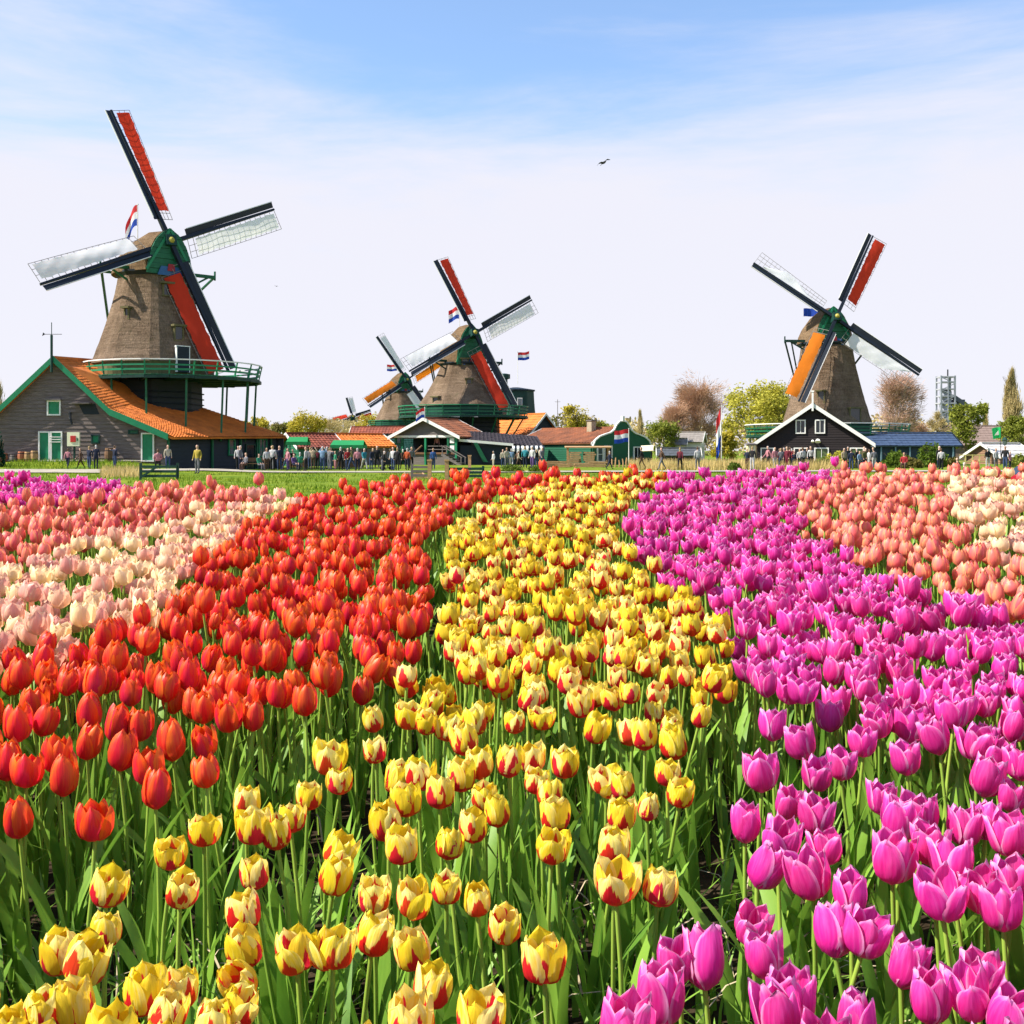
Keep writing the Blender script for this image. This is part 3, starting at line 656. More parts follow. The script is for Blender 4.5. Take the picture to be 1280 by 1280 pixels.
barrel(137, 79.3, 1.0, .36, brown_wood, 'large dark brown barrel against the gable between the barn doors')

# --- cluster left of the middle windmill
def loc(px, D, z=0.0): p = at(px, HY, D); return (p.x, D, z)
gable_house('shed', 'small green shed with a red roof at the end of the barn', loc(362, 104), radians(-50), 3.6, 4.5, 1.9, 3.0, green_paint, tile_red, cat='shed')
gable_house('cottage', 'grey boarded cottage with orange roof and white trim behind the crowd', loc(404, 112), radians(-48), 4.4, 7.0, 2.0, 3.1, grey_wood2, tile_orange, front=(W_(0, 1.3, .8, .9),), tile=.4)
gable_house('long_shed', 'low shed with dark green roof beneath the tiny far windmill', loc(452, 125), radians(-75), 5.0, 8.0, 1.7, 3.2, green_dark, green_dark, barge=cream_wall, roof_wave=.01)
gable_house('farmhouse', 'house with broad red roof behind the porch house', loc(508, 172), radians(82), 7.0, 8.5, 2.2, 5.1, grey_wood2, tile_red, tile=.5)
def stall(px, D, w, h, label, col):
    t = thing('market_stall', label, 'market stall', loc(px, D)); m = MB()
    m.prism([V((-w/2, -w*.4, h)), V((w/2, -w*.4, h)), V((w/2-.1, 0, h+.45)), V((-w/2+.1, 0, h+.45))], (0, 0, -.05)); m.prism([V((-w/2, w*.4, h)), V((w/2, w*.4, h)), V((w/2-.1, 0, h+.45)), V((-w/2+.1, 0, h+.45))], (0, 0, -.05))
    m.box((0, -w*.4-.02, h-.13), (w, .04, .3)); m.box((-w/2, 0, h-.13), (.04, w*.8, .3)); m.box((w/2, 0, h-.13), (.04, w*.8, .3)); m.build('canopy', col, t)
    for sx in (-1, 1):
        for sy in (-1, 1):
            m = MB(); m.bar((sx*(w/2-.06), sy*(w*.4-.06), 0), (sx*(w/2-.06), sy*(w*.4-.06), h), .07, .07); m.build('post', dark_iron, t)
    m = MB(); m.box((0, 0, .85), (w*.9, w*.6, .08)); m.box((0, 0, .42), (w*.85, w*.5, .78)); m.build('counter', brown_wood, t)
awn = mat('green_awning', (.02, .30, .09), .7, .2, trans=.2)
stall(373, 98, 1.9, 2.25, 'green canopied stall by the end of the barn', awn); stall(436, 97, 2.9, 1.95, 'wide green canopied stall before the grey cottage', awn)

# --- open porch house before the middle windmill
def porch_house():
    D = 114; t = gable_house('porch_house', 'open porch house with white gable trim and rust roof before the middle windmill', loc(532, D), radians(-22), 7.2, 7.5, 3.05, 4.75, grey_wood2, tile_rust, tile=.42, z0=2.75, over=.5, barge_w=.34)
    # below the gable it stands open: floor, posts, dark rear room
    m = MB(); m.box((0, 3.6, 1.2), (7.1, 7.2, .2)); m.build('porch_floor', brown_wood, t)
    m = MB(); m.box((0, 3.6, .5), (6.9, 6.9, 1.2)); m.build('plinth', grey_wood2, t)
    m = MB(); m.box((0, 5.6, 2.15), (6.9, 3.4, 1.75)); m.build('rear_room', navy, t)
    m = MB(); m.box((0, -.08, 2.95), (7.3, .14, .22)); m.build('lintel', white_paint, t)
    for x in (-3.5, -2.7, 0, 2.6, 3.5):
        m = MB(); m.bar((x, 0, -.2), (x, 0, 3.0), .2, .2); m.build('post', green_bright if x in (0, 3.5) else green_paint, t)
    for x0, x1 in ((-3.4, -2.8), (2.7, 3.4)):
        m = MB(); m.box(((x0+x1)/2, .05, 2.1), (x1-x0, .08, 1.6)); p = m.build('side_panel', green_paint, t)
        for z in (1.75, 2.5):
            m = MB(); m.box(((x0+x1)/2, 0, z), ((x1-x0)*.7, .1, .5)); m.build('pane', glass_pale if x0 < 0 else white_paint, p)
    m = MB(); m.bar((-1.6, -1.6, .35), (-.2, -.4, 2.0), .35, .12); m.build('ramp', brown_wood, t)
    m = MB(); m.bar((.3, -.05, 1.95), (2.6, -.05, 1.95), .07, .08); m.bar((.3, -.05, 1.6), (2.6, -.05, 1.6), .07, .08); m.build('railing', grey_wood2, t)
    for k in range(5):
        m = MB(); m.box((2.6+.42*k, -.7, 1.1-.22*k), (.42, 1.1, .07)); m.build('step', grey_wood2, t)
    m = MB()
    for y in (-1.2, -.2): m.bar((2.4, y, 1.1), (4.7, y, -.15), .08, .25); m.bar((2.4, y, 2.0), (4.7, y, .75), .07, .08); m.bar((2.5, y, 1.1), (2.5, y, 2.0), .07, .07); m.bar((4.6, y, -.1), (4.6, y, .8), .07, .07)
    m.build('stair_rail', grey_wood2, t)
porch_house()
flag('small red white and blue flag on the porch house gable', loc(531, 113.2, 4.6), 1.3, 1.1, 1.0, radians(200), droop=.5)
def lean_to():
    D = 113.5; t = thing('sales_shed', 'dark lean-to shed with white eave and striped awning beside the porch house', 'shed', loc(592, D))
    k = D/F
    m = MB(); board_wall(m, Matrix.Identity(4), lambda z: (-1.4, 4.4), -.3, 2.0, .26); m.build('front_wall', navy, t)  # navy stands in for the shadow lying on this wall
    m = MB(); roof_slope(m, (-1.5, -.4, 2.55), (7.2, -.4, 1.85), (6.6, 4, 3.0), (-1.5, 4, 3.6), .4, .1); m.build('roof', mat('dark_tiles', (.05, .04, .045), .7, .3), t)
    m = MB(); m.bar((-1.5, -.5, 2.56), (4.1, -.5, 2.08), .1, .26); m.build('eave_board', white_paint, t)
    m = MB(); m.box((5.4, 2.2, 1.0), (3.2, 2.6, 2.0)); m.build('rear_wall', navy, t)
    aw = MB(); n = 14
    for i in range(n):
        x0 = 4.0+3.3*i/n; x1 = 4.0+3.3*(i+1)/n; aw.add([(x0, -.5, 1.98), (x1, -.5, 1.98), (x1, -1.3, 1.72), (x0, -1.3, 1.72), (x1, -1.32, 1.40), (x0, -1.32, 1.40)], [(0, 1, 2, 3), (3, 2, 4, 5)], i % 2)
    aw.build('striped_awning', [white_paint, navy], t, fix=False)
    for x in (4.05, 7.2):
        m = MB(); m.bar((x, -1.25, 0), (x, -1.25, 1.7), .08, .08); m.build('post', green_dark, t)
    m = MB(); m.prism([V((1.0, -.5, .3)), V((1.5, -.5, .3)), V((.4, -.5, 2.3)), V((0, -.5, 2.3))], (0, -.08, 0)); m.build('leaning_board', green_paint, t)
lean_to()
gable_house('navy_house', 'navy boarded gable house with bright orange roof beside the middle windmill', loc(680, 138), radians(38), 4.8, 9.0, 3.6, 6.0, navy, tile_orange, front=(W_(.3, 3.3, 1.0, 1.2, pm=glass_pale, nx=1),), finial=False, tile=.42)

def bell_gable_house():
    D = 116; rz = radians(42); t = gable_house('bell_gable_house', 'green house with curved bell gable, white edging and rust roof', loc(774, D), rz, 8.6, 11.5, 2.3, 3.8, green_house, tile_rust, tile=.4, over=.3, z0=-.3, eave_drop=0)
    pr = [(0, 4.55), (.5, 4.5), (.95, 4.15), (1.35, 3.6), (1.9, 3.3), (2.7, 3.12), (3.5, 2.9), (4.2, 2.5), (4.55, 1.9)]
    out = [(-x, z) for x, z in reversed(pr)]+pr[1:]
    m = MB(); m.prism([V((x, -.48, z)) for x, z in out]+[V((4.5, -.48, -.3)), V((-4.5, -.48, -.3))], (0, .1, 0)); m.build('bell_gable', green_house, t)
    m = MB()
    for (x0, z0), (x1, z1) in zip(out, out[1:]): m.bar((x0, -.5, z0+.05), (x1, -.5, z1+.05), .22, .14)
    m.build('gable_edging', white_paint, t)
    m = MB(); m.box((0, -.5, 4.85), (.35, .3, .5)); m.build('finial', white_paint, t)
    M = Matrix.Translation((0, -.48, 0)); window(t, M, -2.3, .9, 1.2, 2.2, white_paint, glass, 0, 0, name='door', sub='door_leaf'); window(t, M, -3.5, 1.1, .9, 1.6, white_paint, glass_pale, 0, 1); window(t, M, 2.3, .9, 1.3, 2.0, white_paint, glass, 1, 0)
    m = MB(); m.box((-.9, 3.2, 3.9), (.7, .7, 1.5)); ch = m.build('chimney', mat('chimney_buff', (.40, .33, .22), .8, .3), t); m = MB(); m.box((-.9, 3.2, 4.7), (.85, .85, .12)); m.build('chimney_cap', grey_wood2, ch)
bell_gable_house()
flag('red white and blue flag on a white pole before the green bell gable', loc(786, 108), 3.6, 1.5, 1.25, radians(185), droop=.15, phase=.5)

# --- timber yard
def timber_stack(px, D, w, rows, cols, label, rz=0, m_=None):
    t = thing('timber_stack', label, 'timber stack', loc(px, D), rz, 'sawn timber lying before the rust roofed house'); proto = MB(); proto.box((0, 0, 0), (w, .26, .14)); me = proto.mesh('plank', m_ or raw_wood); r = random.Random(int(px))
    for j in range(rows):
        for i in range(cols):
            o = put('plank', me, t); o.location = (r.uniform(-.15, .15), i*.29, .1+j*.17); o.rotation_euler = (0, 0, r.uniform(-.02, .02)); o.scale = (r.uniform(.85, 1.05), 1, 1)
    for x in (-w*.3, w*.3):
        b = MB(); b.box((x, cols*.14, .0), (.12, cols*.3, .1)); b.build('bearer', brown_wood, t)
timber_stack(688, 100, 2.6, 3, 3, 'low loose stack of planks by the striped awning'); timber_stack(700, 96, 2.0, 2, 3, 'flattest stack of planks in front at the timber yard')
timber_stack(719, 102, 1.0, 8, 3, 'tall short stack of sawn timber, left of its pair'); timber_stack(737, 102, 1.0, 8, 3, 'tall short stack of sawn timber, right of its pair')
timber_stack(728, 97, 1.5, 2, 3, 'small plank pile before the two tall timber stacks'); timber_stack(748, 97, 1.6, 3, 3, 'plank pile nearest the green bell gable')
def timber_rack():
    t = thing('timber_rack', 'long wooden rack roof over the tall timber stacks', 'rack', loc(735, 103)); 
    for x in (-1.9, 1.9):
        for y in (-.7, .9):
            m = MB(); m.bar((x, y, 0), (x, y, 1.75), .12, .12); m.build('post', raw_wood, t)
    m = MB(); m.box((0, .1, 1.82), (4.3, 2.1, .1), Matrix.Rotation(.05, 3, 'X')); m.build('roof', raw_wood, t)
timber_rack()
def post_row():
    for i, px in enumerate((765, 769, 774, 779, 783, 788)):
        p = loc(px, 98); t = MB(); h = .75+.12*sin(i*2.1); t.tube([(0, 0, -.1), (.03*sin(i), 0, h*.5), (.06*sin(i*1.7), 0, h)], [.09, .08, .06], 6)
        o = t.build('stake', raw_wood); o.location = p; tag(o, 'rough wooden stake, '+('first', 'second', 'third', 'fourth', 'fifth', 'last')[i]+' from the left in the row before the bell gable', 'stake', 'stakes before the bell gable house')
post_row()

# --- right side
gable_house('white_house', 'low white house with grey roof among bare trees', loc(878, 168), radians(72), 4.4, 5.2, 2.9, 4.2, cream_wall, tile_grey, front=(W_(0, 1.6, .9, 1.0),), tile=.5, roof_wave=.01)
gable_house('white_outhouse', 'small white outhouse left of the low white house', loc(856, 166), radians(78), 2.0, 2.4, 2.5, 3.2, cream_wall, tile_grey, tile=.5, roof_wave=.01, cat='outhouse')
gable_house('dark_shed', 'long low dark shed before the white house', loc(872, 150), radians(85), 3.0, 5.2, .9, 1.7, navy, mat('slate_roof', (.09, .10, .11), .6, .3), tile=.5, roof_wave=.005, cat='shed')
def black_house():
    D = 98; k = D/F; t = gable_house('black_house', 'black tarred gable house with white bargeboards and white window frames', loc(1016, D), radians(-17), 9.7, 9.0, 2.25, 5.55, black_wood, tile_rust, finial=True, over=.4, barge_w=.36, dz=.22,
        front=(W_(-1.05, 3.62, .88, 1.25, nx=1, nz=0), W_(.62, 3.62, .88, 1.25, nx=1, nz=0), W_(-3.95, .75, 1.2, 2.0, nx=0, nz=0, pm=glass, name='door', sub='door_leaf'), W_(-1.05, .75, 1.2, 2.0, nx=0, nz=0, pm=glass, name='door', sub='door_leaf'), W_(.75, .85, 1.25, 1.8, nx=1, nz=0, pm=glass_reflect_green), W_(3.75, .85, 1.2, 1.8, nx=1, nz=0, pm=glass_reflect_green)))
    for x, z, s_ in ((.0, 2.35, .14), (.45, 2.35, .26)):
        m = MB(); m.tube([(x, -.05, z), (x, -.3, z), (x, -.35, z-.1)], [s_*.3, s_*.8, s_], 8); m.build('wall_lamp', white_paint, t)
black_house()
def blue_building():
    t = gable_house('blue_shed', 'long shed with blue roof and pale posts behind the shrubs', loc(1183, 112), radians(86), 5.4, 9.2, 2.1, 3.15, mat('blue_boards', (.025, .05, .075), .6, .35), tile_blue, barge=navy, roof_wave=.012, tile=.6, over=.5)
    for i in range(7):
        m = MB(); m.bar((-3.0, .3+i*1.4, -.2), (-3.0, .3+i*1.4, 2.0), .13, .13); m.build('post', mat('pale_blue_post', (.16, .26, .30), .6, .2), t)
blue_building()
gable_house('low_lodge', 'low brown lodge with broad pale roof by the green banner', loc(1228, 122), radians(-55), 4.2, 7.0, .9, 2.2, mat('lodge_brown', (.30, .17, .10), .8, .3), mat('pale_roof', (.72, .66, .60), .7, .12), roof_wave=.005, tile=.6, cat='lodge')
gable_house('far_barn', 'large far barn with grey brown roof behind the lodge', loc(1290, 175), radians(84), 10.0, 14.0, 2.4, 5.3, mat('barn_brown', (.22, .16, .12), .8, .3), mat('brown_roof', (.24, .17, .14), .8, .25), tile=.7, roof_wave=.01, cat='barn')
def pale_hut():
    t = thing('ticket_hut', 'narrow pale yellow hut against the black gable house', 'hut', loc(940, 96)); m = MB(); m.box((0, .5, 1.0), (.65, .9, 2.0)); m.build('body', mat('hut_cream', (.68, .60, .34), .7, .15), t)
    m = MB(); m.box((0, .5, 2.06), (.85, 1.1, .12), Matrix.Rotation(.1, 3, 'X')); m.build('roof', grey_wood2, t)
    for x in (-.2, 0, .2):
        m = MB(); m.box((x, .03, 1.0), (.03, .02, 1.9)); m.build('batten', white_paint, t)
pale_hut()
def info_board():
    t = thing('information_board', 'slanted cream information board by the dry grass', 'sign', loc(809, 92)); m = MB()
    m.prism([V((-.55, 0, 1.45)), V((.5, 0, 1.5)), V((.6, .5, 1.95)), V((-.45, .5, 1.9))], (0, .03, -.06)); m.build('panel', mat('board_cream', (.80, .70, .50), .6, .1), t)
    for x in (-.4, .4): m = MB(); m.bar((x, .25, 0), (x, .25, 1.65), .1, .1); m.build('leg', dark_iron, t)
info_board()
def plank_fence(px0, px1, D, h, label, name='fence', m_=None, gate=False):
    a, b = V(loc(px0, D)), V(loc(px1, D)); a.z = ground_z(a.x, D); b.z = ground_z(b.x, D); t = thing(name, label, 'gate' if gate else 'fence', a); L_ = (b-a).length; m_ = m_ or green_dark
    n = max(2, int(L_/1.1)+1)
    for i in range(n):
        m = MB(); x = L_*i/(n-1); m.bar((x, 0, -.2), (x, 0, h*(1.12 if i in (0, n-1) else 1)), .12, .12); m.build('post', m_, t)
    for q in (.28, .58, .88):
        m = MB(); m.bar((0, -.08, h*q), (L_, -.08, h*q), .04, .13); m.build('rail', m_, t)
    if gate: m = MB(); m.bar((.05, -.13, h*.2), (L_*.48, -.13, h*.9), .03, .1); m.build('brace', m_, t)
plank_fence(176, 222, 55, .78, 'dark green field gate in the grass before the barn side wall', 'field_gate', green_dark, True)
plank_fence(515, 537, 57, .72, 'short slatted fence beside the wooden steps', 'fence', grey_wood2); plank_fence(560, 604, 57, .62, 'dark green bench-like fence behind the red tulips', 'fence', green_dark)
def gate_post(px, D, h, label):
    m = MB(); m.bar((0, 0, -.2), (0, 0, h), .2, .2); m.box((0, 0, h+.04), (.26, .26, .08)); o = m.build('gate_post', raw_wood); o.location = loc(px, D); tag(o, label, 'post')
gate_post(537, 56.5, .95, 'pale thick gate post right of the slatted fence'); gate_post(558.5, 56.5, .95, 'pale thick gate post left of the dark green fence'); gate_post(587, 75, 1.1, 'weathered post standing alone before the dark shed')
def steps_down():
    t = thing('wooden_steps', 'short wooden steps down the bank to the tulips', 'steps', loc(519, 60))
    for k in range(4):
        m = MB(); m.box((-.12+.16*k, -.55*k, .22-.07*k), (.95, .4, .06)); m.build('tread', raw_wood, t)
    for s_ in (-1, 1): m = MB(); m.bar((-.12+s_*.5, .3, .2), (.36+s_*.5, -1.95, -.06), .07, .16); m.build('stringer', raw_wood, t)
steps_down()
def street_lamp(px, D, h, label):
    t = thing('street_lamp', label, 'lamp', loc(px, D)); m = MB(); m.tube([(0, 0, 0), (0, 0, .4), (0, 0, .45), (0, 0, h)], [.1, .09, .05, .04], 8); m.build('post', green_dark, t)
    m = MB(); m.tube([(0, 0, h), (0, 0, h+.5)], [.14, .24], 6); m.build('lantern', glass_pale, t); m = MB(); m.tube([(0, 0, h+.5), (0, 0, h+.7), (0, 0, h+.8)], [.3, .1, .03], 6); m.build('lantern_roof', green_dark, t)
street_lamp(1256, 104, 2.0, 'green street lamp with glass lantern before the pale roofed lodge')
def banner():
    t = thing('green_banner', 'bright green banner with pale mark on a thin pole', 'banner', loc(1251, 110)); m = MB(); m.tube([(0, 0, 0), (0, 0, 3.9)], .035, 6); m.build('pole', dark_iron, t)
    m = MB(); m.grid(8, 6, lambda u, v: V((-.95*u*(1-.15*v), .1*sin(u*5), 3.85-1.1*v-.15*u*u))); c = m.build('cloth', mat('banner_green', (.03, .62, .16), .8, .1, trans=.3), t, smooth=True)
    m = MB(); m.prism([V((-.65, -.06, 3.0)), V((-.25, -.12, 3.05)), V((-.3, -.12, 3.5)), V((-.5, -.12, 3.25))], (0, -.02, 0)); m.build('mark', white_paint, c)
banner()
flag('furled red white and blue flag on a tall pole before the bare trees', loc(902, 120), 6.4, 3.0, 4.6, radians(165), furl=True)
def tall_pole(px, D, h, label):
    m = MB(); m.tube([(0, 0, 0), (0, 0, h)], [.06, .04], 6); m.bar((-.35, 0, h-.3), (.35, 0, h-.3), .04, .04); o = m.build('utility_pole', grey_wood2); o.location = loc(px, D); tag(o, label, 'pole')
tall_pole(697, 140, 8.0, 'thin pale pole right of the navy gable house'); tall_pole(850.5, 108, 2.0, 'short pole among the walkers by the dry grass'); tall_pole(901, 100, 1.8, 'pale short pole left of the ticket hut')

def industrial_tower():
    D = 420; t = thing('factory_tower', 'grey industrial tower with open steel frame above the trees', 'tower', loc(1182, D)); s = D/F
    H = (HY-470)*s+1.5; rw = 9*s
    m = MB(); m.tube([(0, 0, 0), (0, 0, H*.80), (0, 0, H*.82)], [rw*.8, rw*.8, rw*.6], 12); m.build('silo', stone_grey, t)
    for i, z in enumerate((.45, .55, .65, .74, .83, .92, .985)):
        m = MB(); m.box((0, 0, H*z), (rw*2.05*(1.12 if i < 3 else 1), rw*1.9, .5)); m.build('floor_deck', mat('steel_light', (.40, .40, .43), .6, .2), t)
    for sx in (-1, 1):
        for sy in (-1, 1):
            m = MB(); m.bar((sx*rw*.95, sy*rw*.85, 0), (sx*rw*.95, sy*rw*.85, H), .6, .6); m.build('column', stone_grey, t)
    m = MB()
    for i in range(7):
        a, b = H*(.42+.08*i), H*(.50+.08*i); sg = 1 if i % 2 else -1; m.bar((-sg*rw*.95, -rw*.9, a), (sg*rw*.95, -rw*.9, b), .3, .3); m.bar((0, -rw*.92, a), (0, -rw*.92, b), .4, .4)
    m.build('bracing', stone_grey, t)
    m = MB(); m.tube([(rw*.3, 0, H), (rw*.3, 0, H+2.5)], .25, 6); m.build('antenna', dark_iron, t)
    m = MB(); m.box((rw*1.9, 2, H*.35), (rw*1.6, rw*1.5, H*.7)); m.build('annex', mat('steel_dark', (.12, .13, .16), .7, .3), t)
    m = MB(); m.bar((rw, 0, H*.74), (rw*4.5, 0, H*.52), 1.4, 1.6); m.build('conveyor', mat('steel_dark', (.12, .13, .16), .7, .3), t)
industrial_tower()
def red_car():
    D = 60; x = (1288-640)/F*D; t = thing('car', 'low red car with dark windows at the right picture edge', 'car', (x, D, ground_z(x, D))); m = MB()
    sec = lambda x, hw_, z0, z1: [V((x, -hw_, z0)), V((x, -hw_*1.02, z0+(z1-z0)*.5)), V((x, -hw_*.9, z1)), V((x, hw_*.9, z1)), V((x, hw_*1.02, z0+(z1-z0)*.5)), V((x, hw_, z0))]
    cp = mat('red_car_paint', (.55, .012, .02), .25, .05, spec=.6)
    m.loft([sec(-2.0, .66, .35, .72), sec(-1.9, .8, .25, .82), sec(-.9, .85, .22, .95), sec(.9, .85, .22, 1.0), sec(1.8, .8, .25, .95), sec(2.0, .7, .35, .8)]); m.build('body', cp, t, smooth=False)
    m = MB(); m.loft([sec(-1.0, .76, .9, .96), sec(-.45, .68, .9, 1.38), sec(.7, .68, .9, 1.42), sec(1.6, .74, .9, 1.0)]); m.build('window_band', glass, t)
    m = MB(); m.loft([sec(-.42, .62, 1.385, 1.43), sec(.7, .62, 1.42, 1.46)]); m.build('roof', cp, t)
    for wx in (-1.25, 1.25):
        for wy in (-.78, .78):
            m = MB(); m.tube([(wx, wy-.1, .32), (wx, wy+.1, .32)], .32, 14); w = m.build('wheel', dark_iron, t); m = MB(); m.tube([(wx, wy-.11, .32), (wx, wy+.11, .32)], .18, 10); m.build('rim', stone_grey, w)
    for wy in (-.5, .5): m = MB(); m.box((-1.98, wy, .66), (.08, .26, .14)); m.build('headlight', white_paint, t)
red_car()
# ------------------------------------------------------------------ trees and shrubs
def leaf_mat(name, c1, c2, tr=.35): return mat(name, c1, .7, 0, .9, 0, (1, 1, 1), c2, .2, trans=tr, detail=3)
L_YEL = leaf_mat('leaf_spring_yellow', (.58, .52, .07), (.36, .34, .045)); L_GRN = leaf_mat('leaf_spring_green', (.30, .32, .04), (.15, .18, .025)); L_OLV = leaf_mat('leaf_olive', (.20, .17, .035), (.10, .09, .02))
L_RED = leaf_mat('twig_russet', (.58, .36, .22), (.40, .23, .14), .25); L_PNK = leaf_mat('twig_pinkish', (.62, .42, .31), (.44, .26, .18), .2); L_TAN = leaf_mat('twig_tan', (.54, .43, .19), (.38, .29, .12), .25); L_DRK = leaf_mat('leaf_shrub', (.17, .24, .02), (.06, .11, .012))
L_GOLD = leaf_mat('leaf_gold', (.58, .47, .05), (.36, .30, .035)); BARK = mat('bark', (.16, .115, .075), .9, .4, 3, .3); BARKP = mat('bark_pale', (.38, .29, .21), .9, .3, 3, .3)
def tree(px, py_top, D, wpx, label, lm, kind='round', n=2600, seed=0, bark=None, trunk_frac=.25, name='tree', leaf=.21, dens=1.0, group=None, z0=0):
    rr = random.Random(seed*13+5); k = D/F; H = (HY-py_top)*k+CZ-z0; Wd = wpx*k; t = thing(name, label, 'tree', loc(px, D, z0), 0, group); bark = bark or BARK
    m = MB(); ends = []; segs = []
    th = H*trunk_frac
    def limb(p, d, L_, r, lev):
        pts = [p]; rad = [r]; cur = p; dd = d.copy(); nseg = 3
        for s_ in range(nseg):
            dd = (dd+V((rr.gauss(0, .16), rr.gauss(0, .16), rr.gauss(0, .08)+(.10 if kind != 'round' else .05)))).normalized(); cur = cur+dd*L_/nseg; pts.append(cur); rad.append(r*(1-.6*(s_+1)/nseg)); segs.append((cur, lev))
        m.tube(pts, rad, 5 if lev < 2 else 3, cap=False)
        if lev >= 3: ends.append(cur); return
        nb = {0: 6, 1: 4, 2: 3}[lev]
        for b in range(nb):
            f = rr.uniform(.35, 1.0); q = pts[0].lerp(pts[-1], f); a = rr.uniform(0, 6.28)
            if kind == 'column': nd = V((cos(a)*.28, sin(a)*.28, 1))
            elif kind == 'fan': nd = V((cos(a)*.55, sin(a)*.55, .9))
            else: nd = V((cos(a), sin(a), rr.uniform(.25, 1.0)))
            nd = (nd.normalized()*.75+dd*.45).normalized()
            limb(q, nd, L_*rr.uniform(.5, .72), r*.5, lev+1)
        ends.append(cur)
    ax = [V((0, 0, 0))]
    nst = 1 if kind != 'fan' else 3
    for s_ in range(nst):
        base = V((rr.uniform(-.2, .2)*(nst > 1), rr.uniform(-.2, .2)*(nst > 1), -.2)); lean = V((rr.uniform(-.12, .12), rr.uniform(-.12, .12), 1)).normalized()
        pts = [base]; cur = base; rad0 = H*.018*(1 if nst == 1 else .7)+.04
        N_ = 6; rads = [rad0]
        for i in range(N_):
            lean = (lean+V((rr.gauss(0, .05), rr.gauss(0, .05), .06))).normalized(); cur = cur+lean*H*.86/N_; pts.append(cur); rads.append(rad0*(1-.85*(i+1)/N_))
        m.tube(pts, rads, 7, cap=False)
        nl = 13 if kind != 'column' else 18
        for i in range(nl):
            f = trunk_frac+(1-trunk_frac)*(i+rr.random())/nl*.95; j = min(N_-1, int(f*N_)); q = pts[j].lerp(pts[j+1], f*N_-j); a = i*2.4+rr.uniform(-.4, .4)
            env = sin(pi*min(.98, (.12+.88*(f-trunk_frac)/(1-trunk_frac))**.8))
            if kind == 'column': nd = V((cos(a)*.35, sin(a)*.35, 1)); L_ = H*.13*(1.15-f*.7)
            elif kind == 'fan': nd = V((cos(a)*.7, sin(a)*.7, .9)); L_ = max(Wd*.46, H*.2)*(.4+.8*env)
            else: nd = V((cos(a), sin(a), .25+.5*f)); L_ = Wd*.44*(.35+.75*env)
            limb(q, nd.normalized(), L_, rads[j]*.5, 1)
    # keep the crown inside the width the tree has
    m.build('trunk', bark, t)
    cr = MB(); cl = [(p, l) for p, l in segs if l >= 1]; twig = lm in (L_RED, L_PNK)
    hold = [(V((rr.gauss(0, 1), rr.gauss(0, 1), rr.gauss(0, 1))).normalized(), rr.uniform(.3, 1)) for _ in range(3)]
    for i in range(int(n*2.6)):
        p, lev = rr.choice(cl); sp = Wd*.055 if kind != 'column' else Wd*.07
        if noise.noise(p*.35+V((seed, 0, 0))) < -.22*dens: continue
        p = p+V((rr.gauss(0, sp), rr.gauss(0, sp), rr.gauss(0, sp*.8)))
        if p.z < H*trunk_frac*.6: continue
        e = sqrt(p.x**2+p.y**2); lim_ = Wd*.55
        if kind == 'column':
            q_ = p.z/H; lim_ = Wd*.5*(min(1, .45+q_*1.6) if q_ < .35 else max(.06, 1-((q_-.35)/.66)**1.5))*(.8+.35*noise.noise(p*.5))
            if p.z > H: continue
        if e > lim_ and rr.random() < .3: continue
        if e > lim_: p.x *= lim_*rr.uniform(.7, 1)/e; p.y *= lim_*rr.uniform(.7, 1)/e
        if twig or lm is L_TAN:
            d = V((p.x*.5+rr.gauss(0, .5), p.y*.5+rr.gauss(0, .5), abs(rr.gauss(.9, .5)))).normalized() if kind != 'column' else V((rr.gauss(0, .2), rr.gauss(0, .2), 1)).normalized(); x = d.cross(V((rr.gauss(0, 1), rr.gauss(0, 1), .1))).normalized(); L_ = leaf*rr.uniform(2.0, 4.2); w = leaf*.14
            cr.add([p-x*w, p+x*w, p+d*L_], [(0, 1, 2)])
        else:
            u = V((rr.gauss(0, 1), rr.gauss(0, 1), rr.gauss(0, .6))).normalized(); w_ = u.cross(V((rr.gauss(0, 1), rr.gauss(0, 1), rr.gauss(0, 1)))).normalized(); s_ = leaf*rr.uniform(.5, 1.25)
            cr.add([p-u*s_, p-w_*s_*.55, p+u*s_, p+w_*s_*.55], [(0, 1, 2, 3)])
    cr.build('crown', lm, t, fix=False)
    return t
tree(3, 456, 150, 46, 'tan poplar at the left picture edge behind the barn', L_TAN, 'column', 4500, 1, leaf=.25)
tree(322, 520, 190, 34, 'small pale tree just right of the barn roof', L_GOLD, 'round', 1300, 2, trunk_frac=.2); tree(346, 528, 210, 30, 'low tree between the barn and the yellow green tree', L_OLV, 'round', 1000, 3, trunk_frac=.15)
tree(385, 521, 190, 50, 'yellow green tree above the grey cottage', L_GOLD, 'round', 2400, 4, trunk_frac=.15); tree(415, 528, 200, 40, 'tan leafless tree right of the yellow green tree', L_TAN, 'round', 1700, 5, trunk_frac=.15, leaf=.2)
tree(466, 520, 240, 40, 'pale green tree behind the golden sailed windmill', L_GOLD, 'round', 1700, 6, trunk_frac=.15)
tree(716, 507, 175, 36, 'bright yellow pointed tree above the rust roof', L_GOLD, 'fan', 2200, 7, trunk_frac=.15); tree(736, 520, 180, 36, 'olive tree behind the chimney of the rust roofed house', L_OLV, 'round', 1900, 8, trunk_frac=.15); tree(757, 526, 185, 32, 'low yellow green tree behind the bell gable', L_GRN, 'round', 1200, 9, trunk_frac=.15)
tree(800, 508, 210, 16, 'thin dark poplar rising behind the bell gable house', L_TAN, 'column', 1600, 10, leaf=.25); tree(828, 530, 165, 46, 'low green tree right of the bell gable house', L_GRN, 'round', 2000, 11, trunk_frac=.12)
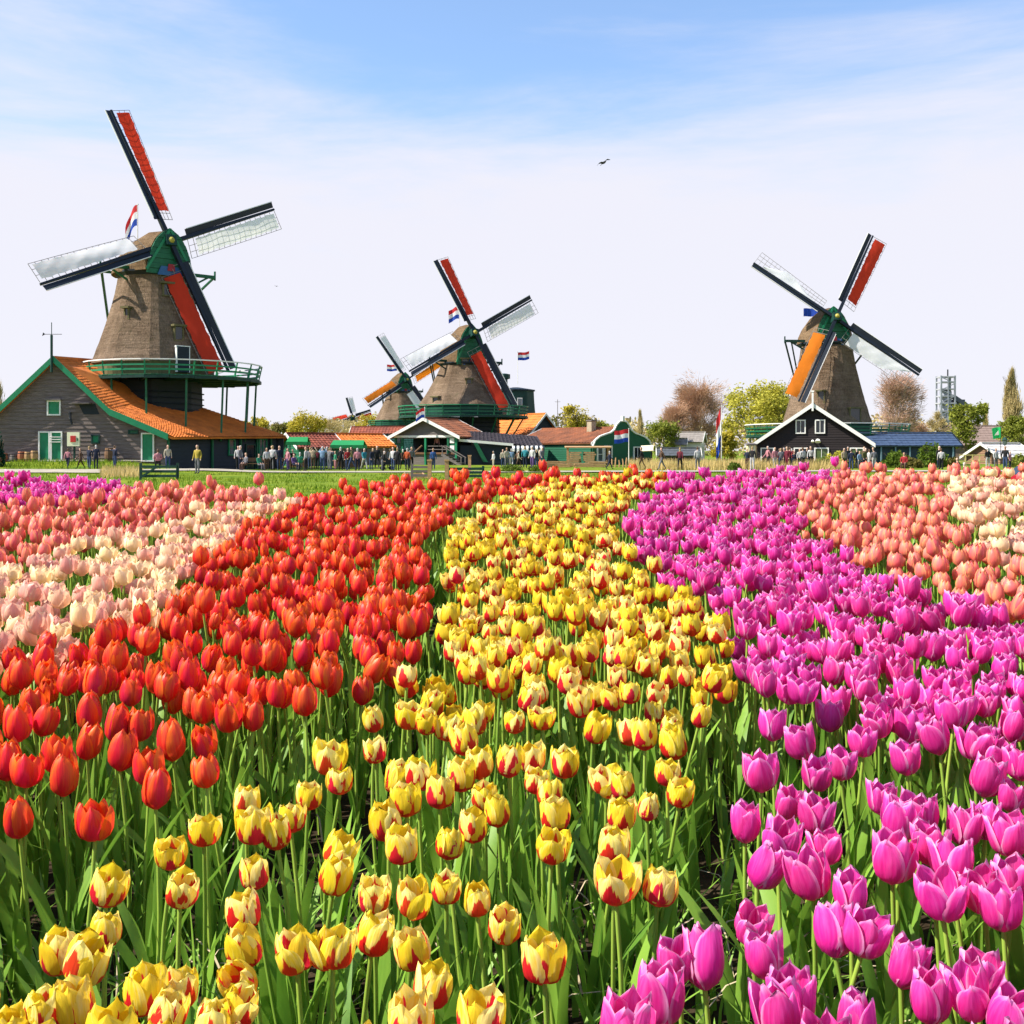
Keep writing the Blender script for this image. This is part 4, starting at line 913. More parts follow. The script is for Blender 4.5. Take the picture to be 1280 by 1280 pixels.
tree(846, 514, 175, 46, 'smaller russet bare tree left of the large russet one', L_RED, 'fan', 3600, 12, bark=BARKP, trunk_frac=.12, leaf=.24); tree(876, 501, 178, 74, 'large russet bare tree behind the white house', L_RED, 'fan', 7000, 13, bark=BARKP, trunk_frac=.12, leaf=.24)
tree(944, 488, 150, 88, 'broad yellow green tree left of the windmill with orange sails', L_YEL, 'round', 5200, 14, trunk_frac=.15, leaf=.22); tree(905, 540, 135, 30, 'small yellow willow by the white house', L_GOLD, 'round', 1200, 15, trunk_frac=.1); tree(975, 488, 155, 50, 'yellow green tree close behind the windmill with orange sails', L_YEL, 'round', 2600, 16, trunk_frac=.15)
tree(1120, 476, 165, 64, 'pinkish bare tree right of the windmill with orange sails', L_PNK, 'fan', 5200, 17, bark=BARKP, trunk_frac=.12, leaf=.24); tree(1147, 532, 170, 36, 'low russet bush tree behind the blue shed', L_RED, 'round', 1300, 18, trunk_frac=.1)
tree(1206, 500, 140, 50, 'olive green tree before the factory tower', L_GRN, 'round', 3200, 19, trunk_frac=.18); tree(1174, 512, 175, 26, 'tan bare tree at the foot of the factory tower', L_TAN, 'round', 1500, 20, trunk_frac=.1, leaf=.2)
tree(1237, 500, 215, 22, 'thin tan poplar between the olive tree and the tall one', L_TAN, 'column', 1500, 21, leaf=.25); tree(1268, 454, 150, 50, 'tall tan poplar near the right picture edge', L_TAN, 'column', 6500, 22, leaf=.26); tree(1268, 520, 145, 44, 'yellow green tree at the foot of the tall poplar', L_GRN, 'round', 2000, 23, trunk_frac=.1)
def far_wood():
    m = MB(); rr = random.Random(77)
    for i in range(42000):
        x = rr.uniform(-230, 230); y = 300+rr.gauss(0, 5); h = 9.3+3.6*noise.noise(V((x*.035, 0, 0)))+2.8*noise.noise(V((x*.17, 4, 0))); z = max(1.0, h)*rr.random()**.75
        s_ = rr.uniform(.28, .62); u = V((rr.gauss(0, 1), rr.gauss(0, 1), rr.gauss(0, 1))).normalized()*s_; w = u.cross(V((rr.gauss(0, 1), rr.gauss(0, 1), rr.gauss(0, 1)))).normalized()*s_*.7; p = V((x, y, z))
        m.add([p-u, p-w, p+u, p+w], [(0, 1, 2, 3)], (0, 1, 2)[int(1.5+1.49*noise.noise(V((x*.06, 9, z*.1))))])
    tag(m.build('far_wood', [L_OLV, L_TAN, L_GRN], fix=False), 'far low line of trees along the horizon', 'wood', kind='stuff')
far_wood()
def shrub(px, D, w, h, label, lm, n=900, seed=0, leaf=.13):
    rr = random.Random(seed+300); x, y, z = loc(px, D); t = thing('shrub', label, 'shrub', (x, y, ground_z(x, y))); m = MB()
    for i in range(7):
        a = rr.uniform(0, 6.28); m.tube([(0, 0, -.1), (cos(a)*w*.15, sin(a)*w*.15, h*.4), (cos(a)*w*.35, sin(a)*w*.3, h*.8)], [.04, .03, .01], 4, cap=False)
    m.build('stem', BARK, t); m = MB()
    for i in range(n):
        d = V((rr.gauss(0, 1), rr.gauss(0, 1), abs(rr.gauss(0, 1)))).normalized()*rr.uniform(.55, 1)**.5; bl = .8+.35*noise.noise(d*2.2+V((seed, 0, 0)))
        p = V((d.x*w/2*bl, d.y*w/2*.8*bl, .05+d.z*h*bl)); u = V((rr.gauss(0, 1), rr.gauss(0, 1), rr.gauss(0, 1))).normalized()*leaf*rr.uniform(.6, 1.3); q = u.cross(V((rr.gauss(0, 1), rr.gauss(0, 1), rr.gauss(0, 1)))).normalized()*leaf*.6
        m.add([p-u, p-q, p+u, p+q], [(0, 1, 2, 3)])
    m.build('foliage', lm, t, fix=False)
shrub(1048, 92, 3.6, 1.55, 'yellow green shrub before the green reflecting windows of the black house', L_YEL, 1500, 1); shrub(1072, 93, 2.2, 1.3, 'lower olive shrub before the right windows of the black house', L_OLV, 900, 2); shrub(1028, 91, 1.8, 1.0, 'low shrub at the feet of the black house', L_DRK, 800, 3)
shrub(1121, 96, 3.2, 1.6, 'rounded bright green shrub before the blue shed', L_DRK, 1600, 4); shrub(1165, 97, 3.2, 2.4, 'taller yellow green shrub right of the blue shed', L_DRK, 1900, 5); shrub(1140, 94, 2.4, .9, 'low dark shrub between the two before the blue shed', L_OLV, 900, 6)
shrub(918, 78, 1.15, .75, 'small dark green bush in the dry grass', L_DRK, 600, 7, .08); shrub(-2, 76, 1.2, 2.4, 'dark green conifer shrub at the left picture edge', leaf_mat('leaf_conifer', (.02, .08, .05), (.01, .04, .028)), 900, 8, .1)
shrub(640, 74, 2.0, .6, 'bright low bush right of the fence behind the red tulips', L_DRK, 700, 9, .08); shrub(672, 74, 1.8, .55, 'smaller bright bush behind the red tulips', L_DRK, 600, 10, .08); shrub(1190, 100, 1.6, 1.0, 'small olive shrub by the lodge lawn', L_OLV, 500, 11); shrub(1275, 98, 2.6, 1.3, 'green shrub by the lodge at the right picture edge', L_GRN, 800, 12)

def blades(name, label, n, area, hmin, hmax, m_, w=.02, seed=1, cat='grass'):
    rr = random.Random(seed); m = MB(); x0, x1, y0, y1 = area
    for i in range(n):
        f = rr.random(); y = y0+(y1-y0)*f; x = rr.uniform(x0, x1)
        if len(area) == 4 and noise.noise(V((x*.22, y*.22, seed))) < -.15: continue
        x = x*y/80.0; z = ground_z(x, y)-.02; h = rr.uniform(hmin, hmax); a = rr.uniform(0, 6.28); b = rr.uniform(0, .5)*h; ww = w*rr.uniform(.6, 1.4)
        m.add([(x-ww*cos(a), y-ww*sin(a), z), (x+ww*cos(a), y+ww*sin(a), z), (x+b*sin(a), y-b*cos(a), z+h)], [(0, 1, 2)])
    return tag(m.build(name, m_, fix=False), label, cat, kind='stuff')
G1 = mat('meadow_grass', (.26, .34, .025), .8, 0, .25, 0, (1, 1, 1), (.11, .20, .012), .2, trans=.35); DRY = mat('dry_grass', (.70, .52, .22), .85, 0, .4, 0, (1, 1, 1), (.46, .34, .12), .2, trans=.3)
blades('meadow_grass', 'short bright grass on the bank between tulips and path', 46000, (-40, 42, 26, 71), .05, .22, G1, .028, 3)
blades('dry_reed_grass', 'tall dry straw coloured grass between path and black house', 9000, (8.5, 24, 83, 99), .35, 1.0, DRY, .03, 4)
blades('dry_grass_tuft', 'patch of dry straw grass beside the dark green field gate', 1500, (-30, -27, 60, 70), .25, .7, DRY, .02, 5)
blades('bank_grass', 'rough grass at the foot of the barn', 5000, (-40, -24.5, 73, 79.2), .05, .35, G1, .03, 6)

# ------------------------------------------------------------------ people
SKIN = [mat('skin_fair', (.60, .37, .27), .6, .1), mat('skin_tan', (.40, .23, .15), .6, .1)]
HAIR = [mat('hair_dark', (.02, .014, .010), .6, .2), mat('hair_brown', (.09, .05, .025), .6, .2), mat('hair_fair', (.36, .25, .12), .6, .2), mat('hair_grey', (.45, .43, .41), .6, .1)]
SHOE = mat('shoe_dark', (.02, .02, .022), .6, .2)
CL = {}
def cloth_m(name, c): 
    if name not in CL: CL[name] = mat('cloth_'+name, tuple(x*.68 for x in c), .85, .45, 5)
    return CL[name]
COLS = dict(red=(.45, .025, .03), pink=(.72, .30, .34), white=(.75, .74, .72), navy=(.018, .028, .065), blue=(.05, .15, .42), lightblue=(.30, .48, .68), black=(.015, .015, .018), yellow=(.62, .46, .06), beige=(.55, .43, .28), green=(.04, .36, .20), grey=(.24, .24, .26), orange=(.66, .12, .03), teal=(.05, .38, .46), brown=(.14, .075, .045), maroon=(.20, .02, .04), jeans=(.06, .10, .22), purple=(.18, .10, .30), cream=(.70, .62, .45), olive=(.15, .15, .05))
def body_mesh(pose):
    """one skinned figure; joints laid out as connected edges; y minus is the way it faces"""
    J, E, Rd = {}, [], {}
    def j(n, p, r, par=None):
        J[n] = V(p); Rd[n] = r
        if par: E.append((par, n))
    seat = pose.startswith('sit'); hz = .50 if seat else .92; lean = .10 if pose == 'lean' else 0
    j('pelvis', (0, 0, hz), (.145, .115)); j('waist', (0, -.01-lean*.3, hz+.17), (.125, .10), 'pelvis'); j('chest', (0, -.01-lean, hz+.38), (.155, .115), 'waist'); j('neck0', (0, .0-lean*1.4, hz+.52), (.07, .065), 'chest')
    j('neck', (0, -.01-lean*1.6, hz+.58), (.05, .05), 'neck0'); j('head0', (0, -.025-lean*1.7, hz+.67), (.078, .088), 'neck'); j('head', (0, -.025-lean*1.7, hz+.75), (.083, .098), 'head0'); j('crown', (0, -.01-lean*1.7, hz+.83), (.05, .06), 'head')
    st = {'walk': .26, 'walk2': -.24}.get(pose, .03)
    for s_, n in ((-1, 'l'), (1, 'r')):
        f = st*s_
        if seat:
            j('hip'+n, (s_*.09, -.06, hz-.02), (.09, .09), 'pelvis'); j('knee'+n, (s_*.12, -.44, hz+.0), (.065, .065), 'hip'+n); j('ankle'+n, (s_*.12, -.42, .09), (.042, .045), 'knee'+n)
        else:
            j('hip'+n, (s_*.09, 0, hz-.06), (.09, .095), 'pelvis'); j('knee'+n, (s_*.10, -f*.55-.02, .50), (.062, .066), 'hip'+n); j('ankle'+n, (s_*.10, -f+(.07 if f < -.1 else 0), .09+(.05 if f < -.1 else 0)), (.040, .045), 'knee'+n)
        a = J['ankle'+n]; j('toe'+n, (a.x, a.y-.15, .04), (.042, .032), 'ankle'+n)
        c = J['chest']; j('sh'+n, (s_*.175, c.y, c.z+.08), (.062, .062), 'chest')
        if pose == 'arms_up': el, ha = (s_*.30, c.y-.16, c.z+.02), (s_*.12, c.y-.26, c.z+.30)
        elif pose == 'photo': el, ha = (s_*.27, c.y-.10, c.z-.12), (s_*.08, c.y-.30, c.z+.10)
        elif pose == 'point' and s_ == 1: el, ha = (.42, c.y-.10, c.z+.06), (.66, c.y-.18, c.z+.10)
        elif seat: el, ha = (s_*.23, c.y-.06, c.z-.18), (s_*.13, c.y-.28, c.z-.28)
        else: el, ha = (s_*.235, c.y+.02+f*.4, c.z-.19), (s_*.24, c.y-.07+f*.9, c.z-.42)
        j('el'+n, el, (.046, .046), 'sh'+n); j('wr'+n, ha, (.032, .034), 'el'+n); d = (V(ha)-V(el)).normalized(); j('ha'+n, V(ha)+d*.10, (.036, .024), 'wr'+n)
    names = list(J); me = bpy.data.meshes.new('tmp'); me.from_pydata([J[n] for n in names], [(names.index(a), names.index(b)) for a, b in E], [])
    o = bpy.data.objects.new('tmp', me); COL.objects.link(o); md = o.modifiers.new('s', 'SKIN'); sv = me.skin_vertices[0].data
    for i, n in enumerate(names): sv[i].radius = Rd[n]; sv[i].use_root = (n == 'pelvis')
    md.use_smooth_shade = True; ss = o.modifiers.new('b', 'SUBSURF'); ss.levels = 1; ss.render_levels = 1
    dg = bpy.context.evaluated_depsgraph_get(); out = bpy.data.meshes.new_from_object(o.evaluated_get(dg)); bpy.data.objects.remove(o); bpy.data.meshes.remove(me)
    out.materials.clear()
    hd = J['head']
    mi = []
    for p in out.polygons:
        c = p.center
        def dist(e):
            A, B = J[e[0]], J[e[1]]; q = (c-A).dot(B-A)/max(1e-6, (B-A).length_squared)
            return (c-A.lerp(B, min(1, max(0, q)))).length
        best = min(E, key=dist)[1]
        if best in ('head0', 'head', 'crown'): k = 1 if (c.y > hd.y+.015 or c.z > hd.z+.045) else 0
        elif best == 'neck' or best.startswith('ha'): k = 0
        elif best.startswith('toe') or (best.startswith('ankle') and c.z < .1): k = 4
        elif best.startswith(('ankle', 'knee', 'hip')): k = 3
        elif c.z < hz+.02 and abs(c.x) < .2: k = 3
        else: k = 2
        mi.append(k)
    for k in range(5): out.materials.append(SKIN[0])
    out.polygons.foreach_set('material_index', mi); out.polygons.foreach_set('use_smooth', [True]*len(mi)); out.name = 'person'
    # nose and brow so that the head has a face
    return out
POSES = {p: body_mesh(p) for p in ('stand', 'walk', 'walk2', 'photo', 'arms_up', 'point', 'sit', 'lean')}
pr = random.Random(31)
def person(px, feet_py, face, pose, top, legs, label, hair=None, h=None, D=None, z=None, group=None):
    px += pr.gauss(0, 1.6); feet_py += pr.gauss(0, .5)
    if px < 230 and D is None: D = 73.6+.6*pr.random(); z = ground_z((px-640)/F*D, D)+.04
    D = D or F*CZ/(feet_py-HY); x = (px-640)/F*D; zz = ground_z(x, D)
    if z is None:
        for _ in range(6): D = F*(CZ-zz)/(feet_py-HY); x = (px-640)/F*D; zz = ground_z(x, D)+.04
    else: zz = z
    o = put('person', POSES[pose]); o.location = (x, D, zz); o.rotation_euler = (0, 0, radians(face)); s_ = (h or pr.choice((1.45, 1.6, 1.66, 1.68, 1.72, 1.76, 1.8, 1.85)))/1.79; o.scale = (s_*pr.uniform(.98, 1.12),)*2+(s_,)
    for i, m_ in enumerate((pr.choice(SKIN[:1]*3+SKIN[1:]), HAIR[hair] if hair is not None else pr.choice(HAIR), cloth_m(top, COLS[top]), cloth_m(legs, COLS[legs]), SHOE)):
        o.material_slots[i].link = 'OBJECT'; o.material_slots[i].material = m_
    tag(o, 'person '+label, 'person', group or 'visitors along the village path'); return o
# face: 0 looks to the viewer, 180 away, 90 to the right, -90 to the left
PEOPLE = [
 (84, 586.5, 180, 'walk', 'pink', 'navy', 'in a pink top under the red emblem sign'), (101, 587, -60, 'walk', 'brown', 'brown', 'in brown jacket walking right of the cream sign'), (113, 586.5, 160, 'photo', 'navy', 'jeans', 'in navy with raised arms before the barn gable'), (119.5, 587, 190, 'stand', 'navy', 'navy', 'in dark navy clothes close beside the one with raised arms'), (145, 587, 150, 'point', 'navy', 'jeans', 'stretching an arm out beside the large brown barrel'),
 (195, 585, 200, 'sit', 'pink', 'black', 'in pink seated at the green side door of the barn'), (209, 586, 30, 'stand', 'cream', 'jeans', 'in cream top and jeans at the barn corner'), (247.5, 588, -20, 'stand', 'yellow', 'grey', 'in a yellow coat standing before the dark barn wall'),
 (293, 587.5, 10, 'stand', 'white', 'black', 'in white in the shade of the barn doorway'), (300, 587.5, 80, 'stand', 'grey', 'navy', 'in grey beside the pale barn window'), (308, 588, -40, 'sit', 'grey', 'brown', 'in grey sitting low at the barn end'), (326, 588, 60, 'sit', 'green', 'grey', 'in green sitting at the end of the barn'),
 (333, 588, 20, 'stand', 'white', 'brown', 'in white, first of the crowd by the barn end'), (337.5, 588.5, -30, 'stand', 'pink', 'grey', 'in pale pink behind the one in white by the barn end'), (343.5, 588, 170, 'stand', 'white', 'black', 'with white top and black trousers by the barn end'), (352, 588, 20, 'stand', 'navy', 'jeans', 'in navy left of the green canopied stall'), (361, 588, -50, 'stand', 'pink', 'purple', 'in pink before the green canopied stall'),
 (369, 589, 60, 'sit', 'purple', 'navy', 'in purple seated before the green canopied stall'), (377, 588, 190, 'sit', 'green', 'grey', 'in green seated right of the green stall'), (383.5, 588, -100, 'stand', 'white', 'black', 'in white facing left beside the seated visitors'), (391.5, 588.5, 180, 'arms_up', 'beige', 'brown', 'in a beige coat with raised arms before the grey cottage'),
 (402.5, 589, 180, 'arms_up', 'lightblue', 'jeans', 'in light blue with raised arms before the grey cottage'), (411, 588, 150, 'photo', 'grey', 'grey', 'in grey taking a picture beside the light blue one'), (419.5, 588, -60, 'stand', 'green', 'pink', 'in a green top and pale shorts amid the crowd'), (427.5, 588, 180, 'stand', 'black', 'black', 'dressed in black amid the crowd before the wide stall'), (435.5, 588, 20, 'stand', 'red', 'jeans', 'in red and jeans under the wide green stall'), (446, 588.5, -170, 'stand', 'pink', 'navy', 'in pale pink top and navy trousers right of the wide stall'), (457.5, 587, 40, 'walk', 'teal', 'white', 'in teal with white trousers right of the crowd'),
 (476, 588, 100, 'lean', 'black', 'grey', 'in black leaning over a pushchair'), (480, 587, 90, 'stand', 'black', 'black', 'tall and dark behind the pushchair'), (491.5, 588, -30, 'stand', 'white', 'jeans', 'in white left of the orange top by the ramp'), (498, 588, 170, 'stand', 'black', 'black', 'in black between the white and the orange top'), (508.5, 588.5, 160, 'stand', 'orange', 'navy', 'in a bright orange top by the brown ramp'), (539.5, 587, 10, 'stand', 'blue', 'jeans', 'in blue at the foot of the porch'),
 (617, 585, -60, 'stand', 'white', 'cream', 'in white before the dark lean-to shed'), (633, 584.5, 30, 'stand', 'cream', 'grey', 'in cream before the striped awning'), (641, 584.5, 180, 'walk', 'lightblue', 'white', 'in light blue walking by the striped awning'), (658, 585, 170, 'stand', 'teal', 'navy', 'in turquoise by the right end of the striped awning'), (665, 584, -40, 'stand', 'white', 'purple', 'in white right beside the turquoise one'), (673, 583.5, 100, 'stand', 'cream', 'brown', 'in cream bending at the timber yard'),
 (763, 587.5, 100, 'walk', 'navy', 'navy', 'in navy walking by the door of the bell gable house'), (802, 587, -100, 'walk2', 'black', 'brown', 'in black walking below the slanted board'), (828, 587.5, -80, 'walk', 'brown', 'grey', 'in brown walking through the dry grass'), (851, 588, 160, 'walk2', 'maroon', 'black', 'in maroon at the short pole'), (871, 588, 190, 'stand', 'white', 'grey', 'in white with dark sleeves right of the short pole'),
 (931.5, 587.5, -40, 'stand', 'navy', 'brown', 'in navy top and brown trousers left of the pale hut'), (940.5, 587.5, 150, 'stand', 'black', 'white', 'in black with pale trousers before the pale hut'), (959.5, 587, -80, 'walk', 'pink', 'black', 'in pink below the left door of the black house'),
 (969, 586.5, 20, 'stand', 'pink', 'white', 'in pink, first of the group before the black house'), (976, 586.5, 180, 'stand', 'grey', 'jeans', 'in grey, second of the group before the black house'), (983, 586.5, -60, 'stand', 'maroon', 'maroon', 'in maroon amid the group before the black house'), (989.5, 586, 120, 'stand', 'red', 'navy', 'in red amid the group before the black house'), (997, 586, 10, 'stand', 'white', 'black', 'in white with black trousers before the black house'), (1004.5, 586, 200, 'stand', 'white', 'navy', 'in white, fourth from the right of the group'), (1013, 586, -20, 'lean', 'white', 'black', 'in white leaning at the end of the group before the shrub'),
 (1056.5, 586.5, 20, 'stand', 'beige', 'olive', 'in beige left of the second group before the shrubs'), (1066, 586.5, 170, 'stand', 'navy', 'jeans', 'in navy, first of the second group'), (1074, 586.5, 30, 'stand', 'lightblue', 'grey', 'in light blue amid the second group'), (1080.5, 586, -60, 'stand', 'brown', 'navy', 'in brown amid the second group'), (1086.5, 586.5, 100, 'stand', 'white', 'white', 'all in white near the end of the second group'), (1093.5, 586.5, 180, 'stand', 'grey', 'white', 'in grey at the end of the second group'),
 (1174.5, 586, 20, 'stand', 'black', 'navy', 'in black by the tall shrub of the blue shed'), (1181, 586.5, 170, 'stand', 'white', 'black', 'in white beside the one in black by the tall shrub'), (1195, 592, -70, 'sit', 'black', 'black', 'in black sitting on the lawn, nearer the shrub'), (1206, 593, 60, 'sit', 'black', 'navy', 'in dark clothes sitting on the lawn, nearer the lodge'), (1236, 586.5, 190, 'stand', 'black', 'white', 'in black with white trousers below the green banner'), (1246, 586, 20, 'stand', 'white', 'grey', 'in white right of the banner pole'), (1258, 587, -40, 'stand', 'black', 'jeans', 'in black by the street lamp'), (1265, 587, 40, 'stand', 'pink', 'navy', 'in pink right of the street lamp'), (1129, 589, -30, 'sit', 'red', 'brown', 'in red crouching at the far edge of the salmon tulips'),
]
for q in PEOPLE: person(*q)
for i, (px, fy) in enumerate(((463, 587), (470, 586.5), (487, 586), (503, 586.5), (514, 586))):
    person(px, fy, pr.uniform(0, 360), pr.choice(('stand', 'walk', 'lean')), pr.choice(('black', 'navy', 'brown', 'grey')), pr.choice(('black', 'jeans', 'brown')), 'in dark clothes in the loose knot left of the porch', group='knot of visitors left of the porch')
for i, (px, fy) in enumerate(((627, 584), (646, 583.5), (651, 584.5), (669, 584.5), (679, 584))):
    person(px, fy, pr.uniform(0, 360), pr.choice(('stand', 'walk', 'lean')), pr.choice(('black', 'cream', 'brown', 'grey')), pr.choice(('black', 'jeans', 'brown')), 'among the shoppers by the striped awning', group='shoppers by the striped awning')
for i, (px, fy) in enumerate(((972.5, 585.6), (980, 585.7), (986, 585.8), (993.5, 585.4), (1000.5, 585.6), (1009, 585.5))):
    person(px, fy, pr.uniform(0, 360), pr.choice(('stand', 'lean', 'photo')), pr.choice(('black', 'navy', 'maroon', 'grey')), pr.choice(('black', 'jeans', 'navy')), 'in dark clothes in the rear of the group before the black house', group='rear of the group before the black house')
for i, (px, fy) in enumerate(((1061, 586), (1070, 585.8), (1077.5, 585.6), (1090, 586))):
    person(px, fy, pr.uniform(0, 360), pr.choice(('stand', 'lean')), pr.choice(('black', 'navy', 'olive', 'grey')), pr.choice(('black', 'jeans', 'navy')), 'in dark clothes in the rear of the second group by the shrubs', group='rear of the second group by the shrubs')
for i, px in enumerate((340, 348.5, 357, 366, 381, 387, 397, 407, 415, 423.5, 431, 440.5)):
    person(px, 586.2+.5*(i % 3), pr.uniform(0, 360), pr.choice(('stand', 'stand', 'walk', 'photo')), pr.choice(('black', 'navy', 'grey', 'brown', 'maroon', 'olive')), pr.choice(('black', 'navy', 'brown', 'jeans')), 'in dark clothes in the rear rows of the crowd before the grey cottage', group='rear rows of the crowd')
person(545, 565, -10, 'lean', 'pink', 'black', 'in pink leaning on the rail up on the porch', D=114.6, z=1.3)
def pushchair():
    x, y, z = loc(484, 82); t = thing('pushchair', 'dark pushchair beside the two visitors in black', 'pushchair', (x, y, ground_z(x, y)+.04), radians(20)); m = MB(); m.loft([[V((-.3, -.2, .45)), V((.2, -.2, .4)), V((.25, -.2, .75)), V((-.35, -.2, .95))], [V((-.3, .2, .45)), V((.2, .2, .4)), V((.25, .2, .75)), V((-.35, .2, .95))]]); m.build('seat', mat('pram_cloth', (.02, .022, .03), .8, .2), t)
    m = MB(); m.bar((-.45, 0, 1.0), (.25, 0, .2), .05, .05); m.bar((-.3, 0, .2), (.2, 0, .6), .05, .05); m.build('frame', stone_grey, t)
    for a in (-.35, .3):
        for b in (-.22, .22): m = MB(); m.tube([(a, b-.03, .15), (a, b+.03, .15)], .15, 10); m.build('wheel', dark_iron, t)
pushchair()
def picnic_bench(px, D, label, m_=None):
    x, y, z = loc(px, D); t = thing('bench', label, 'bench', (x, y, ground_z(x, y)+.04)); m_ = m_ or brown_wood
    m = MB(); m.box((0, 0, .46), (2.0, .4, .06)); m.build('seat', m_, t); m = MB(); m.box((0, .22, .75), (2.0, .05, .3)); m.build('backrest', m_, t)
    for a in (-.85, .85): m = MB(); m.box((a, .05, .22), (.08, .36, .44)); m.build('leg', m_, t)
picnic_bench(367, 84.5, 'bench under the seated visitors before the green stall'); picnic_bench(318, 83.5, 'bench at the shaded end of the barn'); picnic_bench(196, 80.5, 'bench beside the green side door of the barn')
def lawn_rack():
    x, y, z = loc(1220, 94); t = thing('wooden_trestle', 'yellowish wooden trestle frame on the lawn by the lodge', 'trestle', (x, y, 0)); m_ = mat('pale_trestle', (.62, .50, .18), .7, .2)
    for a in (-.9, -.3, .3, .9): m = MB(); m.bar((a, 0, 0), (a, 0, 1.15), .09, .09); m.build('post', m_, t)
    for h in (.55, 1.1): m = MB(); m.bar((-1.4, 0, h), (1.2, 0, h), .08, .08); m.build('rail', m_, t)
lawn_rack()
# ------------------------------------------------------------------ birds
def bird(px, py, D, span, label, bank):
    m = MB(); s = span/2
    body = [V((x*s*.42, 0, 0)) for x in (-1, -.75, -.35, .1, .55, 1)]; m.tube([b+V((0, 0, .02*s*i)) for i, b in enumerate(body)], [.02*s, .075*s, .12*s, .11*s, .05*s, .015*s], 8)
    for sd in (-1, 1):
        pts = [(0, .30, .0), (.35, .34, .20), (.65, .22, .22), (1.0, .05, .04)]
        up, lo = [], []
        for q, c, h in pts: up.append(V((-.10*s-.10*s*(q > .3)+.30*s*max(0, q-.4), sd*q*s, h*s*.8+.04*s))); lo.append(up[-1]+V((c*s, 0, -.01*s)))
        n = 4; m.add(up+lo+[p-V((0, 0, .02*s)) for p in up+lo], [(i, i+1, n+i+1, n+i) for i in range(3)]+[(2*n+i, 3*n+i, 3*n+i+1, 2*n+i+1) for i in range(3)]+[(n+i, n+i+1, 3*n+i+1, 3*n+i) for i in range(3)]+[(i, 2*n+i, 2*n+i+1, i+1) for i in range(3)])
    m.add([V((.38*s, -.02*s, .1*s)), V((.38*s, .02*s, .1*s)), V((.62*s, .10*s, .09*s)), V((.62*s, -.10*s, .09*s))], [(0, 1, 2, 3)])
    o = m.build('bird', mat('bird_plumage', (.03, .03, .035), .8, .5, 6), smooth=False); o.location = at(px, py, D); o.rotation_euler = bank; tag(o, label, 'bird')
bird(755, 204, 70, 1.25, 'dark bird with bent wings gliding high in the sky', (radians(-28), radians(18), radians(118))); bird(345.5, 358, 150, .75, 'tiny bird speck right of the big windmill', (radians(10), radians(5), radians(60)))
